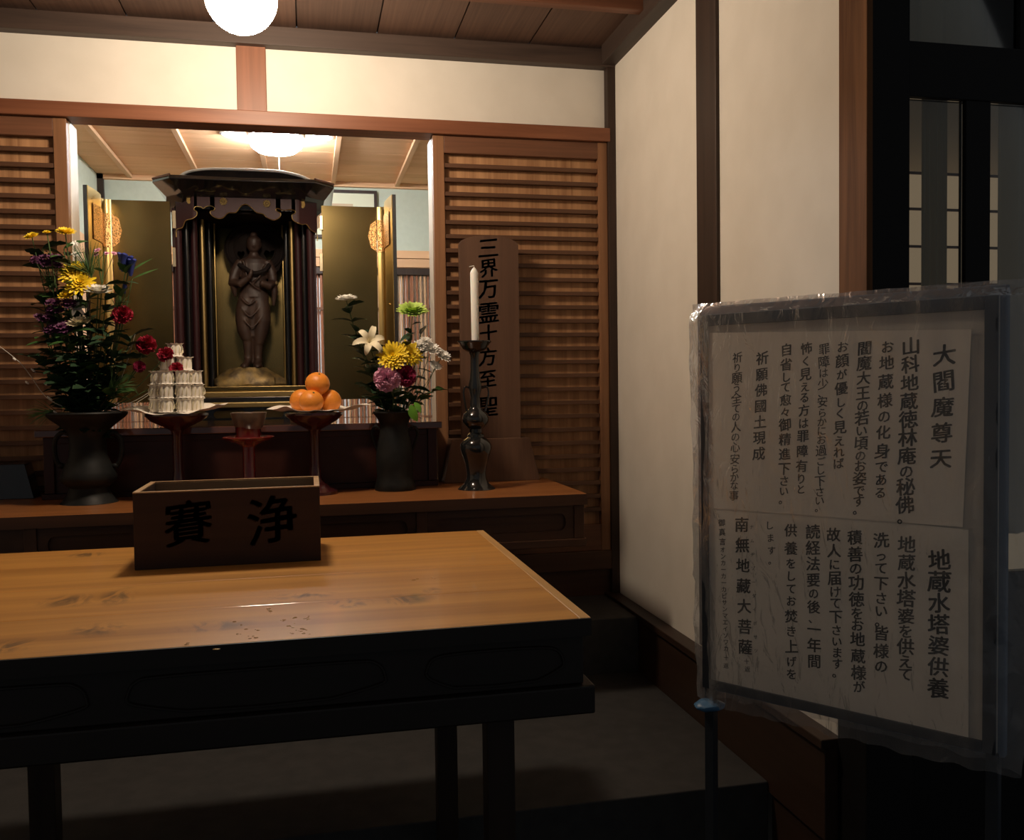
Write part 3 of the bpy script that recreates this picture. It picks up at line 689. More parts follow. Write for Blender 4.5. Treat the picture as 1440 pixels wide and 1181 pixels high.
# doors: one leaf spread to the side, the outer leaf folded forward
def door(s):
    if s < 0: h, c, e = Z(243, 400).x-.004, Z(160, 400).x, PY(127, 400, 4.1).x
    else: h, c, e = Z(453, 400).x+.004, Z(531, 400).x, PY(553, 400, 4.1).x
    z0, z1 = Z(200, 566).z, Z(200, 281.5).z
    out = -1 if s < 0 else 1
    B(min(h, c), max(h, c), YZ+.002, YZ+.005, z0+.001, z1-.001).build('door_gold_face', gold, zu)
    B(min(h, c), max(h, c), YZ+.0055, YZ+.022, z0, z1).build('door_leaf', blk_lac, zu, bevel=.002)
    # folded leaf, gently curved at the crease
    path = spline([Vector((c+out*.003, YZ+.001, 0)), Vector((c+out*.035, YZ-.02, 0)), Vector((c+(e-c)*.62, YZ-.13, 0)), Vector((e, 4.105, 0))], 8)
    def strip(o0, o1, za, zb, y_extra=0):
        vs, fs = [], []
        for i, p in enumerate(path):
            t = (path[min(i+1, len(path)-1)]-path[max(i-1, 0)]).normalized(); nn = Vector((-t.y, t.x, 0))*(-out)
            for o_ in (o0, o1):
                for z in (za, zb): q = p+nn*o_*-1; vs.append((q.x, q.y, z))
        for i in range(len(path)-1):
            a = 4*i; fs += [(a, a+4, a+5, a+1), (a+2, a+3, a+7, a+6), (a, a+2, a+6, a+4), (a+1, a+5, a+7, a+3)]
        L = 4*(len(path)-1); fs += [(0, 1, 3, 2), (L, L+2, L+3, L+1)]
        return MB().add(vs, fs)
    strip(0, .003, z0+.001, z1-.001).build('folded_gold_face', goldb, zu, True)
    strip(.0035, .019, z0, z1).build('folded_leaf', blk_lac, zu, True)
    # pierced hexagonal plate on folded leaf; half on flat leaf imitates its reflection
    zc = Z(160, 324).z; r_ = .075
    hex_mirror = [(c, zc-r_), (c, zc+r_), (c-out*.028, zc+r_*.72), (c-out*.040, zc), (c-out*.028, zc-r_*.72)]
    MB().prism([Vector((a, YZ-.0005, b2)) for a, b2 in hex_mirror], (0, .002, 0)).build('hex_plate_and_reflection', lattice, zu)
    vs, fs = [], []
    for i, p in enumerate(path):
        t = (path[min(i+1, len(path)-1)]-path[max(i-1, 0)]).normalized(); nn = Vector((-t.y, t.x, 0))*(-out)
        for o_ in (-.004, -.0015):
            for z in (zc-r_, zc+r_): q = p+nn*o_*-1; vs.append((q.x, q.y, z))
    for i in range(1, int(len(path)*.85)):
        a = 4*i; fs += [(a, a+4, a+5, a+1), (a+2, a+3, a+7, a+6), (a, a+2, a+6, a+4), (a+1, a+5, a+7, a+3)]
    MB().add(vs, fs).build('hex_plate_and_reflection', lattice, zu)
    for py0, py1 in ((296, 321), (348, 375)) if s < 0 else ((303, 323), (356, 381)):
        hx = 244.5 if s < 0 else 451.5
        a, b2 = PY(hx, py0, YZ-.01), PY(hx, py1, YZ-.01)
        B(a.x-.007, a.x+.007, YZ-.012, YZ+.001, b2.z, a.z).build('brass_hinge', brassh, zu, bevel=.001)
    if s > 0:
        k = PY(551, 427, 4.1); MB().ball((k.x-.006, 4.125, k.z), .006).build('door_knob', goldb, zu, True)
door(-1); door(1)

# ---- statue inside the cabinet
YS = 4.66
def Q(px, py, dy=0): return PY(px, py, YS+dy)
st = thing('statue', (Q(350, 530).x, YS, zi), 'dark carved wooden standing robed figure with round halo on gilt rock', 'statue')
zrk = Q(350, 517).z
mb = MB(); rings = []
for i, (t, sx_, sy_) in enumerate(((0, .168, .10), (.12, .178, .105), (.4, .165, .098), (.62, .135, .085), (.85, .10, .07), (1, .085, .06))):
    z = zi+.0005+(zrk-zi)*t; ring = []
    for k in range(36):
        a = 2*math.pi*k/36; q = noise.noise(Vector((math.cos(a)*2.2, math.sin(a)*2.2, t*1.5+3)))*.28*(1-t*.5)+noise.noise(Vector((math.cos(a)*6, math.sin(a)*6, t*4)))*.12
        ring.append((Q(351, 530).x+sx_*(1+q)*math.cos(a), YS+sy_*(1+q)*math.sin(a), z))
    rings.append(ring)
mb.loft(rings).build('rock_base', rockg, st, True)
k_ = mpp(357, 420, YS)
def ell(cx, cy, hw, hd, dy=0):
    c = Q(cx, cy); return [(c.x+hw*k_*math.cos(2*math.pi*i/24), YS+dy+hd*k_*math.sin(2*math.pi*i/24), c.z) for i in range(24)]
body = MB()
body.loft([ell(*a) for a in ((357, 419, 21, 12), (357, 405, 17.5, 11), (357, 395, 17, 11), (357, 384, 19, 12), (357, 372, 21, 12), (357, 365, 18, 10), (357, 361, 9, 7), (357, 356, 6, 6), (357, 352, 6, 6.5))])
body.loft([ell(*a) for a in ((357, 355, 4, 4, -.01), (357, 353, 6.5, 7, -.008), (357, 349, 9, 9), (357, 343, 10.3, 10.5), (357, 337, 9.8, 10), (357, 334, 7.5, 8), (357, 333, 5, 5.5), (357, 329.5, 5.2, 5.5), (357, 326.5, 3.2, 3.2))])
body.tube([Q(357, 345, -.034), Q(357, 348, -.040)], [.003, .005], 6)                         # nose
for s in (-1, 1): body.ball(Q(357+s*9.4, 345), .006, .006, .014, 8, 6)                        # ears
# robe over two legs
body.loft([ell(*a) for a in ((348, 478, 8, 9), (345, 466, 11, 11), (344, 450, 12.5, 12), (345, 434, 13, 12), (350, 416, 14, 11), (354, 404, 12, 9))])
body.loft([ell(*a) for a in ((364, 484, 7, 8), (366, 470, 10, 10), (368, 452, 12.5, 12), (367, 436, 13, 12), (362, 416, 14, 11), (358, 404, 12, 9))])
body.loft([ell(*a) for a in ((356, 474, 5, 7), (356, 455, 8, 8), (356, 430, 10, 11), (357, 415, 10, 10))])
for cx in (349, 363):
    body.loft([ell(*a) for a in ((cx, 512, 5.5, 6), (cx, 500, 5.5, 5.5), (cx, 485, 7, 7), (cx, 470, 8, 8))])
    body.loft([ell(*a) for a in ((cx-2+(cx-356)*.3, 517, 6.5, 14, -.018), (cx-2+(cx-356)*.3, 513, 6.2, 13, -.016), (cx-1, 509, 5, 9, -.006), (cx, 504, 4, 6))])
# arms and sleeves
body.tube([Q(339, 368), Q(331, 382, -.01), Q(328, 398, -.02), Q(338, 399, -.055), Q(350, 390, -.07)], [7*k_, 7.5*k_, 7.5*k_, 6*k_, 4*k_], 12)
body.tube([Q(375, 368), Q(382, 382, -.01), Q(384, 398, -.02), Q(378, 402, -.055), Q(366, 397, -.075)], [7*k_, 7*k_, 6.5*k_, 6*k_, 4*k_], 12)
body.tube([Q(331, 392, -.02), Q(329, 405, -.02), Q(331, 417, -.015)], [6*k_, 5*k_, 2*k_], 10)
body.tube([Q(383, 394, -.02), Q(386, 410, -.02), Q(385, 430, -.015)], [6*k_, 4.5*k_, 2*k_], 10)
body.tube([Q(350, 391, -.075), Q(353, 384, -.08), Q(354, 378, -.08)], [3.6*k_, 3*k_, 1.5*k_], 8)
# drapery folds
for a in ((342, 366, 350, 395, 366, 408), (340, 420, 350, 428, 360, 421), (339, 432, 352, 445, 366, 430), (341, 446, 355, 460, 370, 442), (374, 372, 364, 390, 352, 402)):
    body.tube(spline([Q(a[0], a[1], -.036), Q(a[2], a[3], -.050), Q(a[4], a[5], -.036)], 6), 1.4*k_, 6)
def remesh(o, v):
    m = o.modifiers.new('remesh', 'REMESH'); m.mode = 'VOXEL'; m.voxel_size = v; m.use_smooth_shade = True
    c = o.modifiers.new('smooth', 'SMOOTH'); c.factor = .5; c.iterations = 2
bo = body.build('body', darkw, st, True); remesh(bo, .004)
sc_ = MB(); sc_.tube(spline([Q(336, 372, -.03), Q(346, 378, -.055), Q(358, 384, -.062), Q(372, 380, -.05), Q(379, 372, -.03)], 6), 3*k_, 8)
sc_.build('shawl', darkw2, st, True)
fl = Q(388, 398, -.03); MB().ball(fl, .011).tube([fl, fl-Vector((.018, .0, .0))], .004, 6).build('held_jewel', rockg, st, True)
# halo with two heart-shaped openings
hc = Q(358.5, 350, .06)
ol = [(hc.x+42*k_*math.cos(2*math.pi*i/56), hc.z+38*k_*math.sin(2*math.pi*i/56)-(.018 if math.sin(2*math.pi*i/56) < -.6 else 0)) for i in range(56)]
def heart(px, py, w, h):
    c = Q(px, py, .06); return [(c.x+w*k_*x, c.z+h*k_*z) for x, z in ((0, -1), (.6, -.3), (1, .35), (.7, .9), (.2, .8), (0, .55), (-.25, .85), (-.75, .85), (-1, .3), (-.55, -.4))]
shape2d('halo', [ol, heart(339, 359, 5.2, 6.5), heart(379.5, 360, 8.5, 9)], .012, darkw2, st, YS+.06)
MB().tube([(hc.x+38*k_*math.cos(2*math.pi*i/48), YS+.052, hc.z+34*k_*math.sin(2*math.pi*i/48)) for i in range(49)], .008, 8).build('halo_rim', darkw2, st, True)
MB().tube([(hc.x+28*k_*math.cos(2*math.pi*i/48), YS+.053, hc.z+25*k_*math.sin(2*math.pi*i/48)) for i in range(49)], .004, 8).build('halo_inner_ring', darkw2, st, True)
MB().tube([Q(357, 375, .045), Q(357, 500, .045), ], .006, 8).build('halo_post', darkw2, st, True)

# ================================================================== THINGS ON THE ALTAR
# ---- left bronze vase
def ear(cx, Y, pts, r, mb):
    mb.tube(spline([PY(x, y, Y) for x, y in pts], 6), r, 8)
vY = 3.362
mb, c = lathe_px(124, 640, vY, [(38, 711), (38, 706), (34, 702), (30, 697), (27, 690), (26, 685), (30, 681), (36, 676), (37.5, 670), (35, 662), (29, 650), (25, 640), (24, 622), (24.5, 612), (29, 604), (37, 597), (46, 590), (52, 585), (54, 581), (53, 579), (46, 582), (30, 592), (20, 605), (19, 640)], ZA)
v1 = thing('bronze_vase', c, 'tall dark bronze vase with ear handles holding the big left bouquet', 'vase')
mb.build('body', bronze, v1, True)
for s in (-1, 1):
    m2 = MB(); ear(0, vY, [(124+s*24, 612), (124+s*36, 608), (124+s*46, 618), (124+s*47, 636), (124+s*42, 652), (124+s*30, 656)], .008, m2)
    m2.ball(PY(124+s*38, 655, vY), .013, .010, .010); m2.build('handle', bronze, v1, True)
# ---- right bronze vase
v2Y = 3.395
mb, c = lathe_px(555, 640, v2Y, [(28, 689), (29, 684), (27, 678), (25, 668), (26, 655), (26, 640), (24, 622), (20, 606), (19, 598), (22, 590), (27, 583), (29.5, 580), (29, 578), (24, 584), (14, 600), (13, 640)], ZA)
v2 = thing('bronze_vase', c, 'smaller dark bronze vase with ear handles holding the right bouquet', 'vase')
mb.build('body', bronze, v2, True)
for s in (-1, 1):
    m2 = MB(); ear(0, v2Y, [(555+s*20, 604), (555+s*28, 600), (555+s*32, 610), (555+s*28, 624), (555+s*24, 634)], .0055, m2); m2.build('handle', bronze, v2, True)
# ---- candlestick and candle
cY = 3.318
mb, c = lathe_px(669.5, 640, cY, [(26.5, 691), (26.5, 687), (23, 684), (18, 680), (14, 672), (13.5, 665), (16, 650), (20, 638), (22.5, 630), (22, 624), (17, 618), (12, 614), (12, 611), (9, 608), (9, 603), (14, 599), (18.5, 593), (19, 588), (17, 582), (11, 576), (8, 573), (7.5, 566), (6.5, 558), (9, 548), (9.5, 542), (7, 532), (6, 520), (6, 500), (8, 495), (14, 493), (18, 490), (21, 484), (24, 481), (24, 479.5), (20, 482), (8, 487), (6, 488)], ZA)
cs = thing('candlestick', c, 'tall black turned candlestick with small side handles beside the tablet', 'candlestick')
mb.build('body', bronzes, cs, True)
for s in (-1, 1):
    m2 = MB(); ear(0, cY, [(669.5+s*8, 546), (669.5+s*15, 544), (669.5+s*17.5, 552), (669.5+s*16, 564), (669.5+s*13, 578)], .0035, m2)
    m2.build('handle', bronzes, cs, True)
zc0 = PY(667, 487, cY).z; zc1 = PY(667, 384, cY).z; r_ = 5.6*mpp(667, 430, cY); cc = PY(667.5, 430, cY)
cn = thing('candle', (cc.x, cc.y, zc0), 'long white candle standing unlit in the black candlestick', 'candle')
MB().lathe((cc.x, cc.y, 0), [(r_*.92, zc0), (r_, zc1), (r_*.8, zc1+.008), (r_*.35, zc1+.018), (.001, zc1+.022)], 24).build('wax', wax, cn, True)
MB().tube([(cc.x, cc.y, zc1+.018), (cc.x, cc.y, zc1+.027), (cc.x-.018, cc.y, zc1+.023)], .0014, 6).build('wick', wickm, cn, True)
# ---- memorial tablet
tY = 3.60
tl = thing('memorial_tablet', (.715, 3.60, ZA), 'tall wooden memorial plank with brushed black characters in a wedge base', 'tablet')
A = lambda px, py, Y=tY: PY(px, py, Y)
x0, x1 = A(647, 480).x, A(730, 480).x; zs, ztp = A(688, 345).z, A(688, 331.5).z
out = [(x0, ZA+.10), (x1, ZA+.10), (x1, zs)]
for k in range(1, 12):
    a = math.pi*k/12; out.append(((x0+x1)/2+(x1-x0)/2*math.cos(a), zs+(ztp-zs)*math.sin(a)))
out.append((x0, zs))
MB().prism([Vector((a, tY-.010, b2)) for a, b2 in out], (0, .024, 0)).build('plank', W_tab, tl, bevel=.0015)
E_ = [Vector((.514, 3.548, ZA)), Vector((.900, 3.548, ZA)), Vector((.862, 3.56, CAMH-.21)), Vector((.548, 3.56, CAMH-.21))]
MB().prism(E_, (0, .10, 0)).build('wedge_base', W_tab, tl, bevel=.002)
for i, (ch, py) in enumerate(zip('三界万霊十方至聖', (349, 377, 406, 440, 469, 502, 533, 572))):
    p = A(687-(i > 4)*1, py, tY-.0105); s = (.088 if i in (0, 3, 7) else .080)*(.9 if i == 4 else 1)
    column('character', ch, p, p, s, Vector((1, 0, 0)), Vector((0, 0, 1)), inkb, tl, .02)
# ---- black wedge stand at the far left
p = PY(34, 652, 3.56); q = PY(48, 702, 3.55)
bs = MB().prism([Vector((-1.44, 3.548, ZA)), Vector((q.x, 3.548, ZA)), Vector((p.x, 3.56, p.z)), Vector((-1.405, 3.56, p.z))], (0, .09, 0)).build('wedge_stand', blk_lac, None, loc=(-1.22, 3.6, ZA), bevel=.002)
tagit(bs, 'black lacquered wedge-shaped stand at the left end of the altar', 'stand')
# ---- footed offering plates
def footed(cx, yb, Y, hw, ytop, mat, lab, base_hw):
    mb, c = lathe_px(cx, 640, Y, [(base_hw, yb), (base_hw, yb-4), (base_hw*.6, yb-10), (9, yb-22), (7, yb-40), (7, ytop+32), (9, ytop+25), (18, ytop+20), (hw*.8, ytop+12), (hw, ytop+4), (hw, ytop+1), (hw*.9, ytop+3), (2, ytop+7)], ZA)
    t = thing('footed_plate', c, lab, 'plate', 'pedestal plates on the altar'); mb.build('body', mat, t, True); return t, c
tY1 = 3.352; z_pl = lambda cx, y, Y: PY(cx, y, Y).z
f1, c1 = footed(250, 702, tY1, 43, 580, red_lacd, 'dark red pedestal plate under the stacked white wrapped sweets', 30)
f2, c2 = footed(443, 694, tY1+.01, 40, 579, red_lacd, 'dark red pedestal plate under the oranges', 31)
zp1 = PY(250, 581, tY1).z+.0006; zp2 = PY(443, 580, tY1).z+.0006
def sheet(c, z, pts, lab, cat='paper'):
    """crumpled square of paper: pts = list of (angle, radius, lift)"""
    n = 12; m = len(pts)*6; mb = MB(); vs = []; fs = []
    P_ = []
    for i in range(m):
        t = i/6; a, b2 = pts[int(t) % len(pts)], pts[(int(t)+1) % len(pts)]; u = t-int(t)
        pa = Vector((a[1]*math.cos(a[0]), a[1]*math.sin(a[0]), a[2])); pb = Vector((b2[1]*math.cos(b2[0]), b2[1]*math.sin(b2[0]), b2[2])); P_.append(pa.lerp(pb, u))
    vs.append(Vector((0, 0, 0)))
    for k in range(1, n+1):
        t = k/n
        for i, p in enumerate(P_):
            w = noise.noise(Vector((p.x*t*18, p.y*t*18, z)))*.012*t
            vs.append(Vector((p.x*t, p.y*t, p.z*t**2.2+w*(1 if t > .45 else .2)+.0004)))
    for i in range(m): fs.append((0, 1+i, 1+(i+1) % m))
    for k in range(n-1):
        for i in range(m): a = 1+k*m+i; b2 = 1+k*m+(i+1) % m; fs.append((a, b2, b2+m, a+m))
    o = MB().add([v+Vector((c.x, c.y, z)) for v in vs], fs).build('paper_sheet', wpaper, None, False, loc=(c.x, c.y, z))
    sm = o.modifiers.new('solid', 'SOLIDIFY'); sm.thickness = .0008
    return tagit(o, lab, cat)
pi = math.pi
sheet(c1, zp1+.001, [(pi*1.02, .178, .020), (pi*1.28, .135, .004), (pi*1.5, .12, -.002), (pi*1.75, .15, .01), (0, .172, .030), (pi*.25, .14, .03), (pi*.5, .10, .02), (pi*.75, .12, .02)], 'creased white paper under the stacked sweets on the left plate')
sheet(c2, zp2+.001, [(pi, .165, .016), (pi*1.22, .12, .020), (pi*1.45, .11, .006), (pi*1.75, .12, .008), (pi*1.97, .205, .026), (pi*.3, .12, .02), (pi*.5, .09, .02), (pi*.8, .12, .02)], 'creased white paper under the oranges on the right plate')
# stacked wrapped sweets
def sweet_mesh():
    mb = MB(); r = .024; h = .046; n = 20
    def rg(rad, z, fr=0, k=10): return [(rad*(1+fr*math.cos(k*2*pi*i/40))*math.cos(2*pi*i/40), rad*(1+fr*math.cos(k*2*pi*i/40))*math.sin(2*pi*i/40), z+fr*.012*math.sin(k*2*pi*i/40+1)) for i in range(40)]
    mb.loft([rg(r*1.12, 0, .08), rg(r*.98, .004), rg(r, .010), rg(r, h-.009), rg(r*.97, h-.005), rg(r*1.18, h-.001, .10)])
    return mb
def frill_mesh():
    mb = MB()
    for k in range(5):
        a = -pi/2+(k-2)*.5; mb.prism([Vector((.023*math.cos(a-.1), .023*math.sin(a-.1), .006)), Vector((.030*math.cos(a), .030*math.sin(a), .014)), Vector((.0235*math.cos(a+.1), .0235*math.sin(a+.1), .038)), Vector((.029*math.cos(a-.05), .029*math.sin(a-.05), .026))], (.0015, 0, 0))
    return mb
sw0 = sweet_mesh().build('wrapper', wpaper, None, True); sf0 = frill_mesh().build('twist', cream, None, True)
me_s, me_f = sw0.data, sf0.data; bpy.data.objects.remove(sw0); bpy.data.objects.remove(sf0)
random.seed(5); first = True
tiers = [('bottom', [(.066*math.cos(2*pi*(k+.75)/7), .066*math.sin(2*pi*(k+.75)/7)) for k in range(7)]),
         ('second', [(.066*math.cos(2*pi*(k+.75)/7), .066*math.sin(2*pi*(k+.75)/7)) for k in range(7)]),
         ('third', [(.062*math.cos(2*pi*(k+.75)/7), .062*math.sin(2*pi*(k+.75)/7)) for k in range(7)]),
         ('fourth', [(-.028, -.012), (.028, -.010), (0, .030)]), ('topmost', [(-.004, 0)])]
hh = .0475; ctr = c1
for ti, (tn, ps) in enumerate(tiers):
    for j, (dx, dy) in enumerate(ps):
        side = 'front' if dy < -.03 else ('rear' if dy > .03 else ('left' if dx < -.02 else ('right' if dx > .02 else 'middle')))
        if ti < 3:
            aa = (math.degrees(math.atan2(dy, dx))+360) % 360
            side = sorted(((abs((aa-b2+180) % 360-180), n_) for b2, n_ in ((38.6, 'right rear'), (90, 'far rear'), (141.4, 'left rear'), (192.9, 'left outer'), (244.3, 'left front'), (295.7, 'right front'), (347.1, 'right outer'))))[0][1]
        lab = 'white paper-wrapped sweet, %s layer of the stack, %s' % (tn, side if ti < 3 else side+' side') if ti < 4 else 'topmost white paper-wrapped sweet crowning the stack'
        e = thing('wrapped_sweet', (ctr.x+.004+dx, ctr.y+dy, zp1+.0055+ti*hh), lab, 'sweet', 'wrapped sweets stacked on the left plate')
        for nm, me in (('wrapper', me_s), ('twist', me_f)):
            o = bpy.data.objects.new(nm, me); COL.objects.link(o); o.parent = e; o.rotation_euler = (0, 0, random.uniform(-.7, .7) if nm == 'twist' else random.uniform(0, 6))
# oranges
def orange_thing(px, py, Y, hw, lab, tilt):
    c = PY(px, py, Y); r = hw*mpp(px, py, Y)
    t = thing('orange', c, lab, 'orange', 'oranges on the right plate')
    mb = MB(); rings = []
    for k in range(17):
        a = -pi/2+pi*k/16; q = max(math.cos(a), .012); z = math.sin(a)*.93
        if k > 14: z -= .03*(k-14)
        rings.append([Vector((r*q*math.cos(2*pi*i/28), r*q*math.sin(2*pi*i/28), r*z)) for i in range(28)])
    mb.loft(rings); rot = Quaternion(Vector((1, .4, 0)).normalized(), tilt).to_matrix().to_4x4()
    mb.xf(Matrix.Translation(c) @ rot); mb.build('peel', orange, t, True)
    MB().lathe((0, 0, r*.86), [(.004, 0), (.003, .003), (.001, .004)], 8).xf(Matrix.Translation(c) @ rot).build('stem_end', steml, t, True)
    return c, r
orange_thing(446.5, 539.5, tY1+.005, 17.2, 'orange on top of the pile of oranges', .5)
orange_thing(438, 564.5, tY1-.040, 17.0, 'front orange at the foot of the pile', .6)
orange_thing(424, 563, tY1+.045, 16.5, 'left rear orange under the topmost one', -.7)
orange_thing(464, 563.5, tY1+.022, 16, 'right orange with a small dark mark', -1.9)
# red stand with a tea bowl
sY = 3.30
mb, c = lathe_px(350, 640, sY, [(28, 700), (28, 695), (14, 688), (8.8, 676), (8.8, 640), (9, 628), (14, 624), (26, 620), (34, 616.5), (35.5, 614.5), (34, 613.5), (22, 616), (18, 616), (17.5, 602), (18.5, 600), (16, 601), (12, 604), (3, 605)], ZA)
s1 = thing('cup_stand', c, 'glossy red lacquer cup stand between the two pedestal plates', 'stand'); mb.build('body', red_lac, s1, True)
zc0 = PY(350, 604.5, sY).z
mb, c = lathe_px(350, 600, sY, [(12, 604), (17, 603), (20, 598), (23, 588), (24.5, 580), (24, 579.5), (22, 586), (18, 597), (4, 599)], zc0)
t = thing('tea_bowl', c, 'dull brown tea bowl resting on the red cup stand', 'bowl'); mb.build('bowl', cup_m, t, True)

# ---- offering box on the front table
bY0 = 2.268; za = PY(188, 692.5, bY0).z; zb = ZT
xa, xb = PY(188, 760, bY0).x, PY(451, 760, bY0).x
yb1 = PZ(330, 673, za).y; th = .013
bx = thing('offering_box', ((xa+xb)/2, (bY0+yb1)/2, zb), 'open-topped dark wooden offering box with brushed characters on the front', 'box')
B(xa, xb, bY0, bY0+th, zb, za-.003).build('front_board', W_box, bx, bevel=.0015)
B(xa, xb, yb1-th, yb1, zb, za-.003).build('rear_board', W_box, bx, bevel=.0015)
B(xa, xa+th, bY0+th+.0003, yb1-th-.0003, zb, za-.003).build('side_board', W_box, bx)
B(xb-th, xb, bY0+th+.0003, yb1-th-.0003, zb, za-.003).build('side_board', W_box, bx)
B(xa+th, xb-th, bY0+th, yb1-th, zb, zb+.008).build('bottom_board', W_box, bx)
for a in ((xa, xb, bY0, bY0+th), (xa, xb, yb1-th, yb1), (xa, xa+th, bY0+th+.0003, yb1-th-.0003), (xb-th, xb, bY0+th+.0003, yb1-th-.0003)):
    B(*a, za-.0028, za).build('worn_rim', W_boxt, bx)
for a in ((xa+th, xb-th, yb1-th-.0025, yb1-th-.0004), ):
    B(*a, zb+.0085, za-.0035).build('inner_face', W_boxt, bx)
for ch, px, py, s in (('賽', 265, 737, .115), ('浄', 383, 732, .118)):
    p = PY(px, py, bY0-.0006); column('character', ch, p, p, s, Vector((1, 0, 0)), Vector((0, 0, 1)), inkbox, bx, .02)
bx.rotation_euler = (0, 0, 0)
# water drops on the table top
random.seed(11); mb = MB()
for px, py in ((330, 874), (337, 890), (342, 882), (352, 896), (356, 894), (361, 887), (377, 860), (381, 857), (398, 874), (401, 872), (408, 881), (412, 878), (416, 869), (427, 868), (431, 866), (436, 869), (411, 889), (417, 889), (423, 890), (434, 889), (428, 884), (304, 912), (263, 905), (585, 815), (612, 812)):
    for _ in range(2):
        p = PZ(px+random.uniform(-4, 4), py+random.uniform(-3, 3), ZT); r = random.uniform(.0012, .0032)
        mb.lathe((p.x, p.y, ZT+.0002), [(r, 0), (r*.85, r*.28), (r*.4, r*.45), (0, r*.5)], 10, sx=random.uniform(.8, 1.6))
o = mb.build('water_drops', water, None, True, loc=(.0, 1.75, ZT)); stuff(tagit(o, 'scattered water drops glinting on the worn table top', 'water'))

# ================================================================== SIGN STAND
bl, br = Vector((.921, 2.045, 0)), Vector((1.300, 1.522, 0))
ax = (br-bl).normalized(); ay = Vector((0, 0, 1)); nn = ax.cross(ay); SW = (br-bl).length
z0s, z1s = CAMH-.736, CAMH+.160; O = Vector((bl.x, bl.y, z0s)); SH = z1s-z0s
camp = Vector((0, 0, CAMH))
def SU(px, py, off=0):
    d = ray(px, py); pl = O+nn*off; t = (pl-camp).dot(nn)/d.dot(nn); p = camp+d*t-O; return p.dot(ax), p.dot(ay)
def L(u, v, w): return O+ax*u+ay*v+nn*w
def LB(u0, u1, v0, v1, w0, w1):
    return MB().add([L(u0, v0, w0), L(u1, v0, w0), L(u1, v0, w1), L(u0, v0, w1), L(u0, v1, w0), L(u1, v1, w0), L(u1, v1, w1), L(u0, v1, w1)],
                    [(0,3,2,1),(4,5,6,7),(0,1,5,4),(1,2,6,5),(2,3,7,6),(3,0,4,7)])
mid = L(SW/2, 0, 0); sg = thing('notice_board', (mid.x, mid.y, 0), 'tall notice board with handwritten Japanese sheets wrapped in clear plastic', 'sign')
LB(.001, SW-.001, 0, SH, -.014, -.002).build('board_panel', paper2, sg)
LB(-.01, SW+.012, -.01, SH+.022, -.036, -.0145).build('backing_board', blueg, sg, bevel=.004)
LB(.0, .018, 0, SH, -.0015, .006).build('frame_bar', steel, sg, bevel=.001); LB(SW-.024, SW, 0, SH, -.0015, .006).build('frame_bar', steel, sg, bevel=.001)
LB(.0185, SW-.0245, SH-.026, SH, -.0015, .006).build('frame_bar', steel, sg, bevel=.001); LB(.0185, SW-.0245, 0, .022, -.0015, .006).build('frame_bar', steel, sg, bevel=.001)
for u in (-.004, SW-.022):
    a = LB(u, u+.024, -z0s, -.001, -.034, -.010); a.build('leg', steel, sg, bevel=.002)
    LB(u-.002, u+.026, -z0s, -z0s+.02, -.17, .10).build('foot', steel, sg, bevel=.003)
u0, v0 = SU(1006, 985)
pb = L(.012, -.045, -.005); mb = MB().ball(pb, .038, .03, .014, 20, 10); mb.v = [v+Vector((noise.noise(v*60), noise.noise(v*60+Vector((5, 0, 0))), noise.noise(v*50)))*.006 for v in mb.v]
mb.build('blue_plastic_bunch', bluep, sg, True)
# sheets
def SP(px, py, w): u, v = SU(px, py, w); return L(u, v, w)
def quad_sheet(pts, w, mat, th=.0006):
    return MB().prism([SP(x, y, w) for x, y in pts], nn*th).build('paper_sheet', mat, sg)
low = quad_sheet([(996, 706), (1000, 962), (1362, 1040), (1362, 745)], .0, paper)
upp = quad_sheet([(998, 468), (996, 714), (1354, 741), (1366, 463)], .0010, paper)
ROOT[low.name] = ROOT[upp.name] = Vector(sg.location)
UP = [('大閻魔尊天', 1328, 500, 1323, 645, 31), ('山科地蔵徳林庵の秘佛。', 1281, 487, 1272, 728, 26), ('お地蔵様の化身である', 1248, 488, 1238, 693, 22), ('閻魔大王の若い頃のお姿です。', 1216, 490, 1207, 716, 21),
      ('お顔が優しく見えれば', 1185, 488, 1179, 652, 19), ('罪障は少、安らかにお過ごし下さい。', 1159, 491, 1152, 714, 17), ('怖く見える方は罪障有りと', 1134, 490, 1126, 688, 18),
      ('自省して愈々御精進下さい。', 1106, 492, 1102, 702, 18.5), ('祈願佛國土現成', 1072, 504, 1067, 638, 20), ('祈り願う全ての人の心安らかな事', 1037, 503, 1032, 697, 16.5)]
LO = [('地蔵水塔婆供養', 1321, 788, 1319, 968, 32), ('地蔵水塔婆を供えて', 1275, 766, 1273, 948, 25), ('洗って下さい。皆様の', 1239, 760, 1239, 937, 22), ('積善の功徳をお地蔵様が', 1202, 756, 1208, 966, 22),
      ('故人に届けて下さいます。', 1172, 752, 1178, 946, 20), ('読経法要の後、一年間', 1143, 748, 1145, 930, 20.5), ('供養をしてお焚き上げを', 1112, 746, 1113, 948, 19.5), ('します。', 1082, 739, 1086, 788, 15),
      ('南無地藏大菩薩', 1043, 738, 1048, 910, 22), ('御真言オンカーカーカビサンマエイソワカ', 1015, 735, 1021, 912, 10.5)]
def pxsize(x, y): return (SP(x+.5, y+5, 0)-SP(x+.5, y-5, 0)).length/10
for (lst, sh_, w) in ((UP, upp, .0019), (LO, low, .0009)):
    for (txt, x0, y0, x1, y1, s) in lst:
        m_ = inkf if txt.startswith('地蔵水塔婆を') else ink
        column('lettering', txt, SP(x0, y0, w), SP(x1, y1, w), s*pxsize(x0, y0), ax, ay, m_, sh_, .024 if s > 17 else .013)
column('furigana', 'ナムヂゾーダイボサツ', SP(1057, 741, .0009), SP(1063, 915, .0009), 7.5*pxsize(1057, 800), ax, ay, inkf, low, .01)
